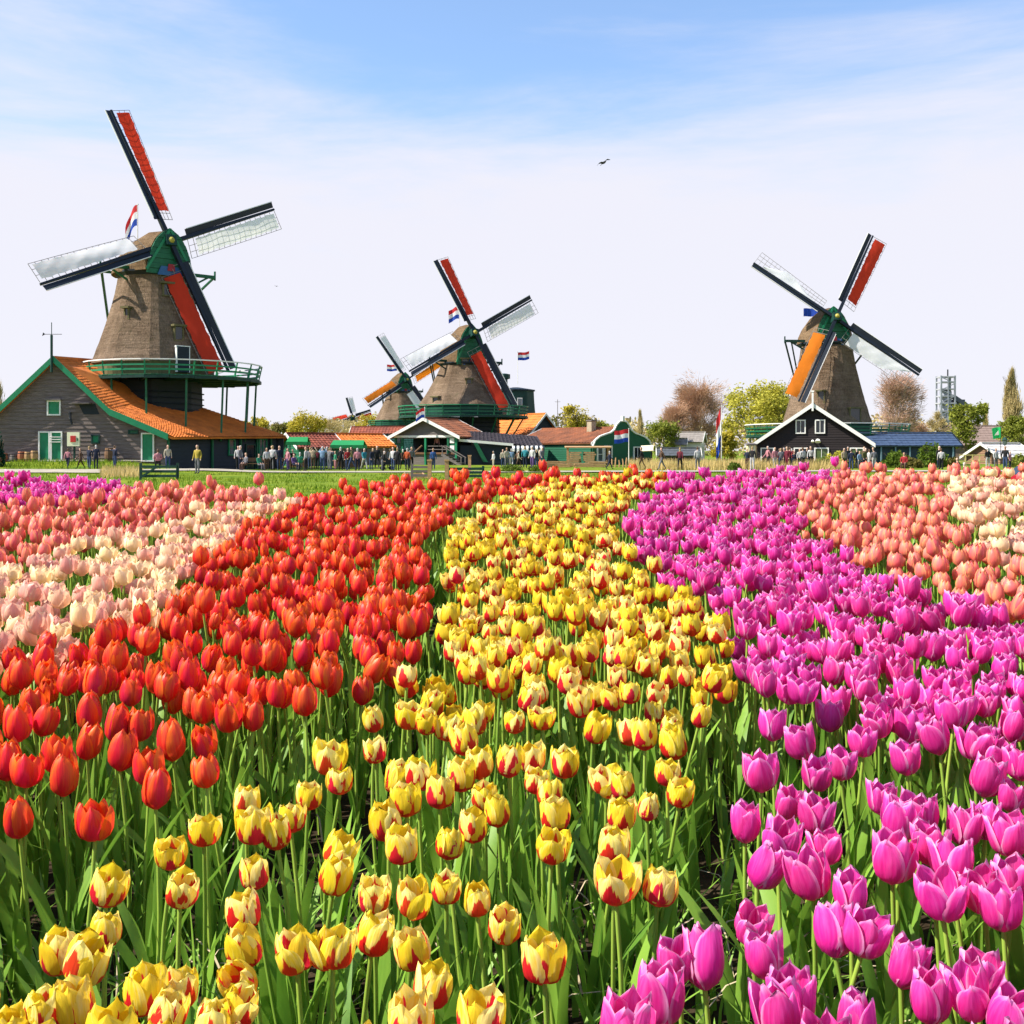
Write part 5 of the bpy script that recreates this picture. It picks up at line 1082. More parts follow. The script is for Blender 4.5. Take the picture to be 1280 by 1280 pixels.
# ------------------------------------------------------------------ the tulip field
def petal_mat(name, mode):
    m = bpy.data.materials.new(name); m.use_nodes = True; t = m.node_tree; b = t.nodes['Principled BSDF']; L = t.links.new
    def N(ty, **k):
        n = t.nodes.new(ty)
        for a, v in k.items(): setattr(n, a, v)
        return n
    def math_(op, a, b_=None, c=None, clamp=False):
        n = N('ShaderNodeMath', operation=op, use_clamp=clamp)
        for i, x in enumerate((a, b_, c)):
            if x is None: continue
            if isinstance(x, (int, float)): n.inputs[i].default_value = x
            else: L(x, n.inputs[i])
        return n.outputs[0]
    def mix(f, a, b_):
        n = N('ShaderNodeMix', data_type='RGBA')
        L(f, n.inputs['Factor']) if not isinstance(f, (int, float)) else setattr(n.inputs['Factor'], 'default_value', f)
        for s_, x in (('A', a), ('B', b_)):
            if isinstance(x, tuple): n.inputs[s_].default_value = (*x, 1)
            else: L(x, n.inputs[s_])
        return n.outputs['Result']
    def sm(x, a, b_): 
        n = N('ShaderNodeMapRange', interpolation_type='SMOOTHSTEP'); L(x, n.inputs['Value']); n.inputs['From Min'].default_value = a; n.inputs['From Max'].default_value = b_; return n.outputs[0]
    uv = N('ShaderNodeUVMap', uv_map='UVMap'); sp = N('ShaderNodeSeparateXYZ'); L(uv.outputs[0], sp.inputs[0]); u, v = sp.outputs['X'], sp.outputs['Y']
    e = math_('ABSOLUTE', math_('MULTIPLY_ADD', u, 2.0, -1.0))          # 0 on the midrib, 1 at the edge
    oi = N('ShaderNodeObjectInfo'); at_ = N('ShaderNodeAttribute', attribute_name='tint')
    rnd = math_('FRACT', math_('ADD', oi.outputs['Random'], at_.outputs['Fac']))
    mp = N('ShaderNodeMapping'); mp.inputs['Scale'].default_value = (9, 1.6, 1); L(uv.outputs[0], mp.inputs[0])
    cb = N('ShaderNodeCombineXYZ'); L(math_('MULTIPLY', rnd, 37.0), cb.inputs['Z']); va = N('ShaderNodeVectorMath', operation='ADD'); L(mp.outputs[0], va.inputs[0]); L(cb.outputs[0], va.inputs[1])
    nz = N('ShaderNodeTexNoise'); nz.inputs['Scale'].default_value = 1.4; nz.inputs['Detail'].default_value = 1.5; L(va.outputs[0], nz.inputs['Vector']); n0 = nz.outputs['Fac']
    nc = math_('SUBTRACT', n0, .5)
    mv = N('ShaderNodeMapping'); mv.inputs['Scale'].default_value = (55, 1.4, 1); L(uv.outputs[0], mv.inputs[0]); va2 = N('ShaderNodeVectorMath', operation='ADD'); L(mv.outputs[0], va2.inputs[0]); L(cb.outputs[0], va2.inputs[1])
    vn = N('ShaderNodeTexNoise'); vn.inputs['Scale'].default_value = 1.0; vn.inputs['Detail'].default_value = 1; L(va2.outputs[0], vn.inputs['Vector']); vein = vn.outputs['Fac']
    if mode == 'flamed':
        base = mix(sm(math_('ADD', math_('MULTIPLY', nc, 1.6), rnd), .25, 1.1), (.93, .70, .03), (.95, .82, .27))
        lim = math_('ADD', math_('SUBTRACT', .74, math_('MULTIPLY', e, .78)), math_('MULTIPLY', nc, .55))
        lim = math_('ADD', lim, math_('MULTIPLY_ADD', rnd, .24, -.12))
        lim = math_('MAXIMUM', lim, .24)
        f = sm(math_('SUBTRACT', lim, v), -.02, .05)
        col = mix(f, base, (.70, .022, .018)); tr = .38
    elif mode == 'red':
        f = math_('ADD', math_('ADD', math_('MULTIPLY', v, .55), math_('MULTIPLY', e, .55)), math_('MULTIPLY', nc, .7))
        col = mix(sm(f, .25, 1.0), (.80, .014, .036), (.94, .16, .014)); tr = .38
    elif mode == 'magenta':
        f = math_('ADD', math_('MULTIPLY', v, .6), math_('MULTIPLY', nc, .9))
        col = mix(sm(f, .1, .8), (.76, .022, .29), (.88, .105, .455))
        edge = math_('MAXIMUM', sm(math_('ADD', e, math_('MULTIPLY', nc, .25)), .72, 1.0), sm(v, .88, 1.0))
        col = mix(math_('MULTIPLY', edge, .75), col, (.95, .50, .76)); tr = .42
    elif mode == 'salmon':
        f = math_('ADD', math_('ADD', math_('MULTIPLY', e, .8), math_('MULTIPLY', nc, .7)), math_('MULTIPLY', v, .15))
        a = mix(rnd, (.88, .155, .15), (.92, .27, .225)); col = mix(sm(f, .2, .95), a, (.98, .45, .19)); tr = .42
    else:
        a = mix(sm(rnd, .1, .9), (.96, .46, .36), (.96, .75, .42)); f = math_('ADD', math_('MULTIPLY', e, .7), nc)
        col = mix(sm(f, .1, .9), a, (.97, .76, .53)); tr = .45
    hs = N('ShaderNodeHueSaturation'); L(col, hs.inputs['Color']); L(math_('ADD', math_('MULTIPLY_ADD', rnd, .26, .70), math_('MULTIPLY', vein, .36)), hs.inputs['Value'])
    L(math_('MULTIPLY_ADD', math_('FRACT', math_('MULTIPLY', rnd, 7.3)), .02, .49), hs.inputs['Hue'])
    L(hs.outputs[0], b.inputs['Base Color']); b.inputs['Roughness'].default_value = .42; b.inputs['Specular IOR Level'].default_value = .35
    bp = N('ShaderNodeBump'); bp.inputs['Strength'].default_value = .25; bp.inputs['Distance'].default_value = .004; L(n0, bp.inputs['Height']); L(bp.outputs[0], b.inputs['Normal'])
    tn = N('ShaderNodeBsdfTranslucent'); L(hs.outputs[0], tn.inputs[0]); ms = N('ShaderNodeMixShader'); ms.inputs[0].default_value = tr
    L(b.outputs[0], ms.inputs[1]); L(tn.outputs[0], ms.inputs[2]); L(ms.outputs[0], t.nodes['Material Output'].inputs[0])
    return m
def green_mat(name, c1, c2, tr, rough=.5):
    m = bpy.data.materials.new(name); m.use_nodes = True; t = m.node_tree; b = t.nodes['Principled BSDF']; L = t.links.new
    oi = t.nodes.new('ShaderNodeObjectInfo'); a = t.nodes.new('ShaderNodeAttribute'); a.attribute_name = 'tint'
    s = t.nodes.new('ShaderNodeMath'); s.operation = 'ADD'; L(oi.outputs['Random'], s.inputs[0]); L(a.outputs['Fac'], s.inputs[1])
    fr = t.nodes.new('ShaderNodeMath'); fr.operation = 'FRACT'; L(s.outputs[0], fr.inputs[0])
    tc = t.nodes.new('ShaderNodeTexCoord'); mp = t.nodes.new('ShaderNodeMapping'); mp.inputs['Scale'].default_value = (1, 1, .12); L(tc.outputs['Object'], mp.inputs[0])
    n = t.nodes.new('ShaderNodeTexNoise'); n.inputs['Scale'].default_value = 120; n.inputs['Detail'].default_value = 2; L(mp.outputs[0], n.inputs['Vector'])
    ad = t.nodes.new('ShaderNodeMath'); ad.operation = 'MULTIPLY_ADD'; ad.inputs[1].default_value = .5; L(n.outputs['Fac'], ad.inputs[0]); L(fr.outputs[0], ad.inputs[2])
    r = t.nodes.new('ShaderNodeValToRGB'); r.color_ramp.elements[0].position = .1; r.color_ramp.elements[0].color = (*c1, 1); r.color_ramp.elements[1].position = 1.3/1.5; r.color_ramp.elements[1].color = (*c2, 1)
    L(ad.outputs[0], r.inputs[0]); L(r.outputs[0], b.inputs['Base Color']); b.inputs['Roughness'].default_value = rough; b.inputs['Specular IOR Level'].default_value = .4
    tn = t.nodes.new('ShaderNodeBsdfTranslucent'); L(r.outputs[0], tn.inputs[0]); ms = t.nodes.new('ShaderNodeMixShader'); ms.inputs[0].default_value = tr
    L(b.outputs[0], ms.inputs[1]); L(tn.outputs[0], ms.inputs[2]); L(ms.outputs[0], t.nodes['Material Output'].inputs[0])
    return m
LEAF = green_mat('tulip_leaf', (.068, .185, .018), (.24, .43, .05), .34)
STEM = green_mat('tulip_stem', (.15, .28, .03), (.29, .42, .055), .10)

def interp(tab, x):
    for (a, ya), (b, yb) in zip(tab, tab[1:]):
        if x <= b: return ya+(yb-ya)*(x-a)/(b-a)
    return tab[-1][1]
KIND = {
 'red':     dict(Rm=.0268, H=.072, prof=[(0, .22), (.10, .62), (.25, .90), (.48, 1), (.75, .90), (.92, .70), (1, .50)], amax=1.02, p=4.5, q=.5, curl=.0, wav=.0014, inn=.93),
 'flamed':  dict(Rm=.0258, H=.0580, prof=[(0, .22), (.10, .66), (.28, .94), (.52, 1), (.8, .92), (1, .76)], amax=1.04, p=5.5, q=.5, curl=.0015, wav=.0019, inn=.93),
 'magenta': dict(Rm=.0292, H=.069, prof=[(0, .18), (.10, .56), (.28, .88), (.55, 1.0), (.8, .98), (1, .94)], amax=1.06, p=3.6, q=.55, curl=-.0025, wav=.0024, inn=.90),
 'salmon':  dict(Rm=.0280, H=.074, prof=[(0, .22), (.10, .64), (.28, .93), (.48, 1), (.75, .88), (.92, .68), (1, .46)], amax=1.02, p=4.5, q=.5, curl=.0, wav=.0012, inn=.93),
 'cream':   dict(Rm=.0305, H=.062, prof=[(0, .22), (.10, .68), (.28, .96), (.55, 1), (.8, .93), (1, .78)], amax=1.0, p=4, q=.5, curl=.002, wav=.0030, inn=.90)}
for k in KIND: KIND[k]['mat'] = petal_mat(k+'_petal', k)

def petal_points(K, nu, nv, rr, inner=False, open_=0.0):
    rows, uvs = [], []; ph = rr.uniform(0, 6.3); hs = rr.uniform(.94, 1.05)*(.97 if inner else 1); tipb = rr.uniform(-.05, .12)
    for j in range(nv+1):
        v = j/nv; vv = v**.9
        sh = max(0.0, 1-vv**K['p'])**K['q']; sh = max(sh, .06)*(.55+.45*min(1, vv*3.0))
        r0 = K['Rm']*interp(K['prof'], vv)*(K['inn'] if inner else 1.0)*(1+open_*vv*vv+tipb*max(0, vv-.7))
        for i in range(nu+1):
            u = -1+2*i/nu; a = u*K['amax']*sh
            w = K['wav']*sin(u*4.3+ph)*sin(vv*5+ph*1.7)*(.3+vv)
            r = r0*(1-.05*u*u)+K['curl']*u*u*vv+w+.0012*(1-abs(u))**3*vv
            z = K['H']*hs*(vv**1.12)-abs(u)*.004*vv+K['wav']*.8*sin(u*6+ph)*vv
            rows.append((r*cos(a), r*sin(a), z)); uvs.append((i/nu, vv))
    fs = [(j*(nu+1)+i, j*(nu+1)+i+1, (j+1)*(nu+1)+i+1, (j+1)*(nu+1)+i) for j in range(nv) for i in range(nu)]
    return rows, fs, uvs
def leaf_points(nv, L_, wd, bend, rr, z0=0.0, twist=0.0):
    rows = []; 
    for j in range(nv+1):
        t = j/nv; out = bend*L_*t*t; zz = z0+L_*t*(1-.30*bend*t)
        w = wd*(.42+.58*sin(min(1, t*1.7)*pi/2))*max(0, 1-t**3.2)**.8+.0008
        fold = .45*w*(1-.5*t); tw = twist*t
        for s_ in (-1, 0, 1):
            x = .004+out+(fold if s_ else 0)*(1-t*.6); y = s_*w
            rows.append((x*cos(tw)-y*sin(tw), x*sin(tw)+y*cos(tw), zz+.004*s_*sin(t*9+bend*9)))
    fs = [(j*3+i, j*3+i+1, (j+1)*3+i+1, (j+1)*3+i) for j in range(nv) for i in range(2)]
    return rows, fs
def mesh_from(name, parts, mats, smooth=True):
    m = MB(); m.uv = []
    for vs, fs, uv, mi in parts:
        m.add(vs, fs, mi); m.uv += uv if uv else [(.5, .5)]*len(vs)
    return m.mesh(name, mats, smooth, fix=False)
def rotz_pts(vs, a): return [(x*cos(a)-y*sin(a), x*sin(a)+y*cos(a), z) for x, y, z in vs]
def stem_points(H, bx, by, r0, r1, n=5, seg=4):
    m = MB(); pts = [(bx*sin(pi*i/seg), by*sin(pi*i/seg), H*i/seg) for i in range(seg+1)]
    m.tube(pts, [r0+(r1-r0)*i/seg for i in range(seg+1)], n, cap=False); return m.v, m.f

rr = random.Random(21)
PET = {k: [(mesh_from('petal', [(*petal_points(KIND[k], 6, 9, rr, False, rr.uniform(-.04, .10)), 0)], [KIND[k]['mat']]),
            mesh_from('petal', [(*petal_points(KIND[k], 6, 9, rr, True, rr.uniform(-.06, .05)), 0)], [KIND[k]['mat']])) for _ in range(6)] for k in KIND}
def bloom_parts(K, nu, nv, rr):
    ps = []; o = rr.uniform(-.05, .12)
    for q in range(6):
        vs, fs, uv = petal_points(K, nu, nv, rr, q % 2 == 1, o+rr.uniform(-.05, .06)); ps.append((rotz_pts(vs, q*pi/3+rr.uniform(-.1, .1)), fs, uv, 0))
    return ps
BLOOM = {k: [mesh_from('bloom', bloom_parts(KIND[k], 4, 6, rr), [KIND[k]['mat']]) for _ in range(6)] for k in KIND}
HS = .42
STEMS = [mesh_from('stem', [(*stem_points(HS, rr.uniform(-.015, .015), rr.uniform(-.015, .015), .0042, .0034), None, 0)], [STEM]) for _ in range(6)]
LEAVES = [mesh_from('leaf', [(*leaf_points(8, rr.uniform(.22, .38), rr.uniform(.007, .019), rr.uniform(.05, .42), rr, rr.uniform(0, .03), rr.uniform(-.7, .7)), None, 0)], [LEAF]) for _ in range(16)]
def small_parts(k, rr):
    ps = [(tuple_add(vs, HS), fs, uv, 0) for vs, fs, uv, _ in bloom_parts(KIND[k], 3, 4, rr)]
    vs, fs = stem_points(HS, rr.uniform(-.015, .015), rr.uniform(-.015, .015), .0042, .0034, 4, 2); ps.append((vs, fs, None, 1))
    for q in range(3):
        vs, fs = leaf_points(4, rr.uniform(.22, .37), rr.uniform(.007, .016), rr.uniform(.05, .4), rr, 0, rr.uniform(-.6, .6)); ps.append((rotz_pts(vs, rr.uniform(0, 6.28)), fs, None, 2))
    return ps
def tuple_add(vs, dz): return [(x, y, z+dz) for x, y, z in vs]
SMALL = {k: [mesh_from(k+'_tulip', small_parts(k, rr), [KIND[k]['mat'], STEM, LEAF]) for _ in range(8)] for k in KIND}

BANDS = [   # outlines of the colour bands, bloom by bloom, in the photograph's columns and rows; laid on the rising bank below
 ('magenta', 'behind the salmon tulips before the barn', [(-900, 590), (60, 602), (160, 607), (166, 616), (100, 626), (0, 632), (-900, 650)]),
 ('salmon', 'left', [(-900, 650), (0, 632), (100, 624), (165, 610), (330, 613), (337, 621), (240, 648), (150, 669), (60, 686), (0, 710), (-900, 860)]),
 ('cream', 'left', [(340, 622), (374, 623), (376, 630), (315, 648), (281, 684), (225, 736), (187, 770), (116, 787), (64, 815), (0, 820), (-900, 970), (-900, 865), (0, 714), (60, 690), (150, 673), (240, 652)]),
 ('red', '', [(352, 624), (430, 613), (520, 601), (700, 594), (830, 594), (838, 599), (712, 602), (650, 617), (572, 630), (533, 668), (532, 707), (536, 743), (524, 783), (496, 826), (470, 838), (425, 858), (335, 885), (285, 970), (200, 1000), (140, 1035), (40, 1045), (-60, 1080), (-900, 1300), (-900, 965), (0, 820), (64, 815), (116, 785), (187, 770), (225, 736), (281, 684), (315, 646)]),
 ('cream', 'right', [(1172, 604), (1230, 596), (2180, 596), (2180, 770), (1290, 728), (1240, 692), (1200, 650)]),
 ('magenta', 'main', [(838, 600), (1010, 588), (1062, 588), (1000, 622), (990, 650), (1050, 690), (1080, 720), (1110, 738), (1170, 748), (1240, 768), (1290, 797), (2180, 950), (2180, 1500), (700, 1500), (775, 1270), (840, 1190), (918, 1130), (908, 1040), (930, 960), (942, 900), (942, 830), (908, 765), (880, 738), (830, 712), (800, 697), (778, 665), (792, 640)]),
 ('salmon', 'right', [(1062, 588), (2180, 588), (2180, 900), (1290, 775), (1240, 748), (1170, 722), (1110, 710), (1082, 700), (1052, 680), (995, 648), (1003, 622)]),
 ('flamed', '', [(712, 603), (835, 600), (800, 612), (768, 650), (775, 690), (812, 722), (872, 747), (905, 790), (908, 870), (880, 905), (855, 980), (830, 1020), (840, 1100), (720, 1210), (640, 1290), (560, 1500), (-900, 1500), (-900, 1340), (0, 1180), (55, 1155), (110, 1095), (190, 1040), (290, 995), (345, 970), (400, 940), (450, 910), (496, 849), (560, 826), (556, 783), (561, 757), (562, 698), (566, 655), (648, 619)]),
]
def inside(px, py, poly):
    c = False; j = len(poly)-1
    for i in range(len(poly)):
        xi, yi = poly[i]; xj, yj = poly[j]
        if (yi > py) != (yj > py) and px < (xj-xi)*(py-yi)/(yj-yi)+xi: c = not c
        j = i
    return c
FP0, VY = .78, 430.0          # eye above the plane of the blooms, row where that rising plane would vanish
def plane_at(px, py):
    d = F*FP0/(py-VY); return ((px-640)/F*d, d)
def to_px(x, d): return (640+F*x/d, VY+F*FP0/d)
FRONT = {
 'red': [(25, 1014), (119, 1013), (195, 982), (259, 964), (217, 930), (187, 948), (258, 921), (150, 946), (109, 919), (80, 970), (70, 945), (33, 960), (9, 949), (175, 899), (145, 899), (111, 892), (51, 898), (23, 910), (316, 889), (287, 892), (255, 885)],
 'flamed': [(133, 1108), (225, 1114), (215, 1057), (255, 1042), (308, 1008), (319, 1036), (347, 1036), (319, 1078), (364, 1011), (385, 990), (308, 1138), (312, 1170), (80, 1177), (131, 1166), (100, 1205), (94, 1248), (52, 1260), (225, 1220), (183, 1245), (308, 1220), (372, 1188), (12, 1270), (203, 1268), (265, 1272), (297, 1258),
            (470, 927), (469, 897), (512, 892), (534, 902), (558, 902), (592, 902), (603, 889), (644, 902), (678, 899), (741, 905), (790, 911), (411, 947), (425, 967), (523, 974), (494, 971), (550, 983), (509, 1002), (584, 927), (577, 964), (600, 952), (636, 953), (666, 939), (706, 946), (670, 967), (687, 989), (695, 1014), (689, 1053), (758, 966), (781, 977), (775, 1024), (767, 1055), (770, 1099),
            (486, 1020), (502, 1060), (559, 1042), (591, 1024), (623, 1008), (606, 989), (416, 1049), (416, 1088), (467, 1105), (517, 1116), (558, 1096), (597, 1122), (630, 1141), (464, 1157), (416, 1186), (519, 1178), (680, 1202), (537, 1227), (522, 1267), (600, 1272), (806, 914), (836, 906), (873, 897), (845, 925), (834, 961), (849, 989), (809, 1000), (821, 1098)],
 'magenta': [(965, 908), (1006, 921), (1021, 962), (952, 972), (984, 998), (1021, 1019), (931, 1034), (972, 1045), (946, 1084), (1031, 1051), (939, 1142), (1017, 1101), (1064, 1116), (1044, 1157), (1077, 1165), (881, 1202), (849, 1195), (822, 1247), (959, 1199), (993, 1249), (976, 1274), (1070, 1270), (1126, 1195), (1162, 1238), (1224, 1206), (1216, 1240), (1254, 1266), (1121, 1026), (1149, 1019), (1102, 989), (1134, 944), (1175, 921), (1079, 925), (1051, 944), (1115, 1075), (1164, 1060), (1179, 1120), (1190, 1083), (1205, 1026), (1231, 1023), (1229, 978), (1261, 985), (1263, 1041), (1254, 1139), (1231, 1101), (1265, 1090), (1276, 948), (1246, 936), (1220, 929)]}
OWN = {   # blooms that stand apart and can be pointed to one by one
 (680, 1202): 'lone yellow and red tulip low in the dark gap before the magenta tulips',
 (821, 1098): 'single yellow and red tulip nearest the magenta bed, in the dark leafy gap',
 (770, 1099): 'yellow tulip with red base, lowest of the column of four beside the leafy gap',
 (630, 1141): 'yellow and red tulip leaning by a cream bud, lower middle of the flamed bed',
 (464, 1157): 'broad yellow and red tulip, widest bloom in the lower middle of the flamed bed',
 (133, 1108): 'yellow and red tulip standing alone under the two foremost red tulips',
 (225, 1114): 'yellow and red tulip with a pale side petal below the pair by the red bed',
 (25, 1014): 'foremost red tulip at the left picture edge',
 (119, 1013): 'foremost red tulip beside the one at the left picture edge',
 (195, 982): 'red tulip hanging lowest in the middle of the front red group',
 (259, 964): 'dark red tulip at the front corner of the red bed, under a brighter one',
 (881, 1202): 'wide open magenta tulip at the front corner of the magenta bed',
 (822, 1247): 'magenta tulip cut by the bottom edge, farthest towards the yellow tulips',
 (939, 1142): 'magenta tulip standing alone at the inner edge of its bed',
 (959, 1199): 'magenta tulip just right of the wide open front corner bloom',
 (1126, 1195): 'magenta tulip with pale rimmed petals over a smaller drooping bloom',
 (1162, 1238): 'small drooping magenta tulip below a larger open one near the bottom edge',
}
rs = random.Random(5); TUL = []; GRID = {}
def free(x, d, r):
    gx, gy = int(x//.1), int(d//.1)
    for a in (-1, 0, 1):
        for b in (-1, 0, 1):
            for (X, Y) in GRID.get((gx+a, gy+b), ()):
                if (X-x)**2+(Y-d)**2 < r*r: return False
    return True
def occupy(x, d): GRID.setdefault((int(x//.1), int(d//.1)), []).append((x, d))
for k, L_ in FRONT.items():
    for (px, py) in L_:
        x, d = plane_at(px, py); occupy(x, d); TUL.append((k, x, d, 'front', OWN.get((px, py)), ''))
for _ in range(150000):
    d = sqrt(rs.uniform(.95**2, 7.0**2)); x = rs.uniform(-1.12, 1.12)*d; px, py = to_px(x, d)
    jx = 5*noise.noise(V((x*6, d*6, 0)))*(py-VY)/250
    if -20 < px < 1300 and py > 872 and py < 1310 and not (px > 1080 and py < 900): continue       # that part is set bloom by bloom
    for k, where, poly in BANDS:
        if inside(px+jx, py, poly):
            if not free(x, d, .054 if k == 'flamed' else .058 if py > 700 else .063): break
            occupy(x, d); TUL.append((k, x, d, 'band', None, where)); break
def lab(k, where, d, px, py):
    poly = [p for kk, w, p in BANDS if kk == k and (w == where or (where == '' and w in ('', 'main')))][0]; cr = []
    for (x0, y0), (x1, y1) in zip(poly, poly[1:]+poly[:1]):
        if (y0 > py) != (y1 > py): cr.append(min(1280, max(0, (x1-x0)*(py-y0)/(y1-y0)+x0)))
    f = .5 if len(cr) < 2 or max(cr)-min(cr) < 5 else (px-min(cr))/(max(cr)-min(cr)); s_ = 0 if f < .34 else 1 if f < .67 else 2
    row = 'front rows' if d < 1.7 else 'nearer rows' if d < 2.45 else 'middle rows' if d < 3.5 else 'farther rows' if d < 4.6 else 'farthest rows'
    if k == 'red': return 'red tulip, %s of its bed, %s' % (row, ('on the side of the pale cream tulips', 'well inside the bed', 'on the side of the yellow tulips')[s_])
    if k == 'flamed': return 'yellow tulip with red flames, %s, %s' % (row, ('beside the red bed', 'in the middle of its bed', 'beside the magenta bed')[s_])
    if k == 'magenta':
        if where.startswith('behind'): return 'far magenta tulip behind the salmon tulips before the barn'
        return 'magenta tulip, %s of its bed, %s' % (row, ('beside the yellow tulips', 'well inside the bed', 'on the side away from yellow')[s_])
    if k == 'salmon': return ('salmon pink tulip before the big barn, ' if where == 'left' else 'salmon orange tulip beyond the magenta bed, ')+row+((', at the picture edge', ', mid band', ', by the pale cream tulips') if where == 'left' else (', by the magenta tulips', ', mid band', ', at the picture edge'))[s_]
    return ('pale cream and pink tulip beside the red bed, ' if where == 'left' else 'pale peach tulip beyond the salmon orange ones, ')+row
WORD = {'red': 'red_tulip', 'flamed': 'flamed_tulip', 'magenta': 'magenta_tulip', 'salmon': 'salmon_tulip', 'cream': 'cream_tulip'}
GRP = {'red': 'red tulips of the red bed', 'flamed': 'yellow and red tulips of the central bed', 'magenta': 'magenta tulips', 'salmon': 'salmon tulips', 'cream': 'cream tulips'}
mass = {k: [] for k in KIND}; cnt = {k: 0 for k in KIND}
TUL.sort(key=lambda q: q[2])
def base_matrix(x, d, rr, k, dz, lean):
    z = CZ-FP0+(HY-VY)/F*d+dz
    yaw = rr.uniform(0, 2*pi); la = rr.uniform(0, 2*pi); sc = rr.uniform(.93, 1.08)
    Rm = Matrix.Rotation(lean, 3, V((cos(la), sin(la), 0))) @ Matrix.Rotation(yaw, 3, 'Z')
    top = V((x, d, z-.5*KIND[k]['H']))           # where the stem meets the bloom
    gz = ground_z(x, d); h = (top.z-gz)/HS
    b = top-Rm @ V((0, 0, HS*h)); 
    M = Matrix.Translation(b) @ Rm.to_4x4()
    return M, h
for k, x, d, how, own, where in TUL:
    px, py = to_px(x, d); seen = -25 < px < 1305 and 570 < py < 1300
    dz = rs.uniform(-.012, .012) if how == 'front' else rs.gauss(0, .024)
    M, h = base_matrix(x, d, rs, k, dz, abs(rs.gauss(0, .085)))
    fs_ = rs.uniform(.84, 1.12); opn = rs.gauss(.01, .05)+(.16 if rs.random() < .07 else 0)
    if rs.random() < .05 and how != 'front': fs_ *= .72; opn = -.06
    if k == 'flamed' and how == 'front' and rs.random() < .5: fs_ *= .92
    if not (seen and cnt[k] < 300):
        mass[k].append((M, h, fs_)); continue
    cnt[k] += 1; L_ = own or lab(k, where, d, px, py); g = None if own else GRP[k]+(' '+where if where in ('left', 'right') else '')
    if d < 2.45:      # near: stem, leaves and every petal
        t = thing(WORD[k], L_, 'tulip', group=g); t.matrix_world = M
        s_ = put('stem', rs.choice(STEMS), t); s_.scale = (1, 1, h)
        for q in range(rs.choice((3, 4, 4, 5))):
            l = put('leaf', rs.choice(LEAVES), t); l.rotation_euler = (0, 0, rs.uniform(0, 6.28)); l.scale = (1, rs.uniform(.8, 1.25), rs.uniform(.85, 1.1))
        tilt = rs.gauss(0, .17); ty = rs.uniform(0, 6.28); BM = Matrix.Translation((0, 0, HS*h-.002)) @ Matrix.Rotation(tilt, 4, V((cos(ty), sin(ty), 0)))
        sc = Matrix.Diagonal((fs_, fs_, fs_*rs.uniform(.92, 1.08), 1)); st = rs.choice(PET[k])
        for q in range(6):
            pm = rs.choice(PET[k])[q % 2]; o = put('petal', pm, t)
            wide = Matrix.Rotation(rs.gauss(0, .035)+opn+(.26 if rs.random() < .03 else 0), 4, 'Y')
            o.matrix_local = BM @ sc @ Matrix.Rotation(q*pi/3+rs.gauss(0, .07), 4, 'Z') @ wide
    elif d < 3.5:
        t = put(WORD[k], rs.choice(STEMS)); tag(t, L_, 'tulip', g); t.matrix_world = M @ Matrix.Diagonal((1, 1, h, 1))
        o = put('bloom', rs.choice(BLOOM[k]), t); o.location = (0, 0, HS-.002); o.scale = (fs_, fs_, fs_/h*rs.uniform(.93, 1.07)); o.rotation_euler = (rs.gauss(0, .13), rs.gauss(0, .13), rs.uniform(0, 6))
        for q in range(2):
            l = put('leaf', rs.choice(LEAVES), t); l.rotation_euler = (0, 0, rs.uniform(0, 6.28)); l.scale = (1, rs.uniform(.8, 1.25), rs.uniform(.85, 1.1))
    else:
        t = put(WORD[k], rs.choice(SMALL[k])); tag(t, L_, 'tulip', g); t.matrix_world = M @ Matrix.Diagonal((fs_, fs_, h, 1))
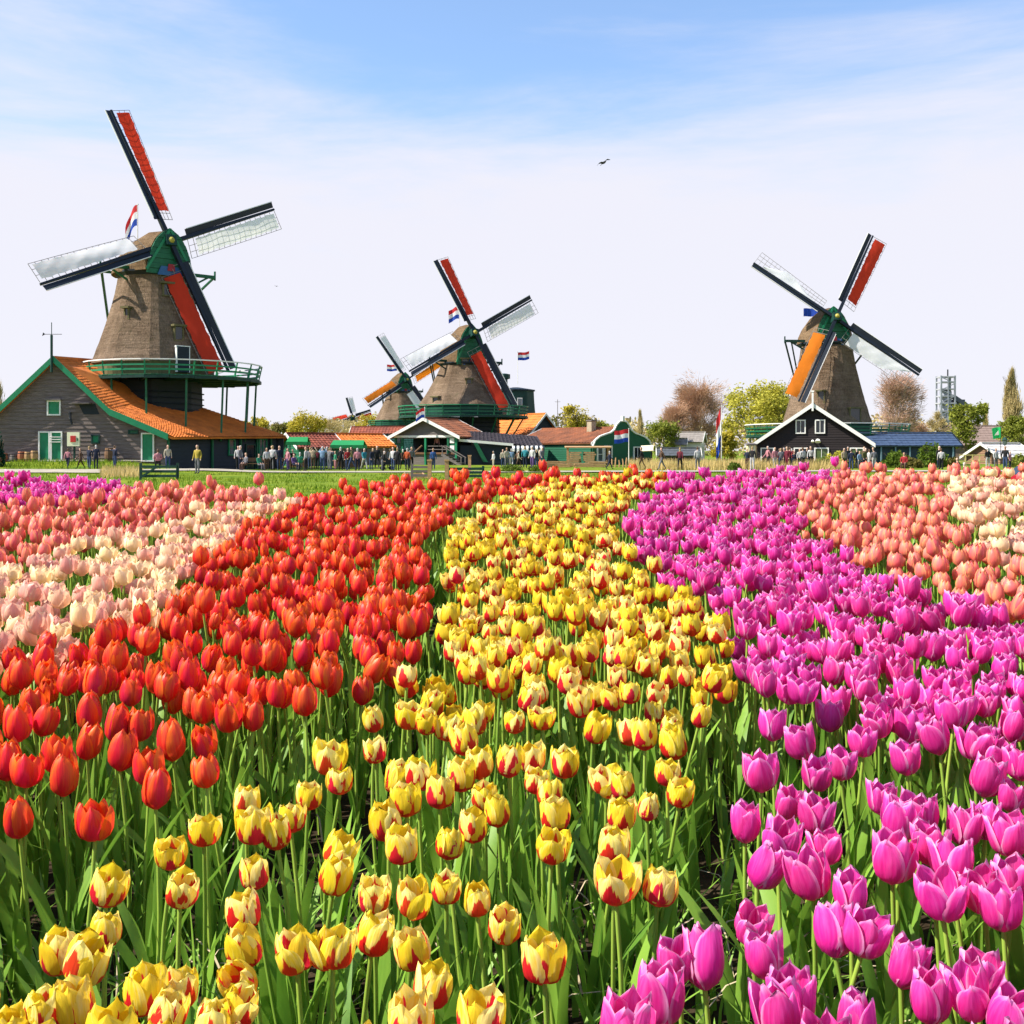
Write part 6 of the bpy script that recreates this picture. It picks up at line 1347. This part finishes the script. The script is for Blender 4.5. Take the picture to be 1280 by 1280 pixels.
for k, items in mass.items():        # the uncounted rest of each colour
    if not items: continue
    vs, fs, mi, uv, ti = [], [], [], [], []; off = 0; cache = []
    for me in SMALL[k]:
        n = len(me.vertices); co = np.empty(n*3, np.float32); me.vertices.foreach_get('co', co)
        li = np.empty(len(me.loops), np.int32); me.loops.foreach_get('vertex_index', li); u = np.empty(len(me.loops)*2, np.float32); me.uv_layers[0].data.foreach_get('uv', u)
        pm = np.empty(len(me.polygons), np.int32); me.polygons.foreach_get('material_index', pm); cache.append((co.reshape(-1, 3), li, u, pm))
    for M, h, fs_ in items:
        co, li, u, pm = rs.choice(cache); A = np.array(M @ Matrix.Diagonal((fs_, fs_, h, 1)))
        vs.append(co @ A[:3, :3].T+A[:3, 3]); fs.append(li+off); uv.append(u); mi.append(pm); ti.append(np.full(len(co), rs.random(), np.float32)); off += len(co)
    vs = np.concatenate(vs); fs = np.concatenate(fs); mi = np.concatenate(mi); uv = np.concatenate(uv); ti = np.concatenate(ti)
    me = bpy.data.meshes.new(WORD[k]+'_mass'); me.vertices.add(len(vs)); me.vertices.foreach_set('co', vs.astype(np.float32).ravel())
    me.loops.add(len(fs)); me.loops.foreach_set('vertex_index', fs.astype(np.int32)); me.polygons.add(len(fs)//4); me.polygons.foreach_set('loop_start', np.arange(0, len(fs), 4, dtype=np.int32))
    for m in (KIND[k]['mat'], STEM, LEAF): me.materials.append(m)
    me.polygons.foreach_set('material_index', mi); me.polygons.foreach_set('use_smooth', np.ones(len(fs)//4, dtype=bool))
    ul = me.uv_layers.new(name='UVMap'); ul.data.foreach_set('uv', uv); a = me.attributes.new('tint', 'FLOAT', 'POINT'); a.data.foreach_set('value', ti)
    me.update(); me.validate()
    o = put(WORD[k]+'_mass', me); tag(o, 'the many farther '+GRP[k]+' massed together', 'tulips', kind='stuff')
print('TULIPS', {k: (cnt[k], len(mass[k])) for k in KIND})

# low leaves, straw and weeds between the bulbs
ms = MB(); rs2 = random.Random(9)
for _ in range(5200):
    d = sqrt(rs2.uniform(.9, 7.0**2)); x = rs2.uniform(-.62, .62)*d
    if rs2.random() < .35: d = rs2.uniform(.9, 2.4); x = rs2.uniform(-.55, .55)*d
    z = ground_z(x, d); a = rs2.uniform(0, 6.28); L_ = rs2.uniform(.07, .26); w = rs2.uniform(.002, .010); b = rs2.uniform(.2, .9)
    dx, dy = cos(a), sin(a); straw = rs2.random() < .11
    if straw: w = .0018; zz = rs2.uniform(.01, .10)
    o = len(ms.v)
    for j in range(4):
        t = j/3; ww = w*(1-t**2)+.0004
        if straw: p = V((x+dx*L_*t*1.2, d+dy*L_*t*1.2, z+zz+.05*sin(t*3)))
        else: p = V((x+dx*b*L_*t*t, d+dy*b*L_*t*t, z+L_*t*(1-.3*b*t)))
        ms.v += [tuple(p+V((-dy*ww, dx*ww, 0))), tuple(p-V((-dy*ww, dx*ww, 0)))]
    for j in range(3): ms.f.append((o+2*j, o+2*j+1, o+2*j+3, o+2*j+2)); ms.m.append(1 if straw else 0)
o = ms.build('undergrowth', [LEAF, mat('dry_straw', (.55, .45, .28), .9, .3)], smooth=True, fix=False); tag(o, 'low leaves, weeds and dry straw between the tulip stems', 'undergrowth', kind='stuff')
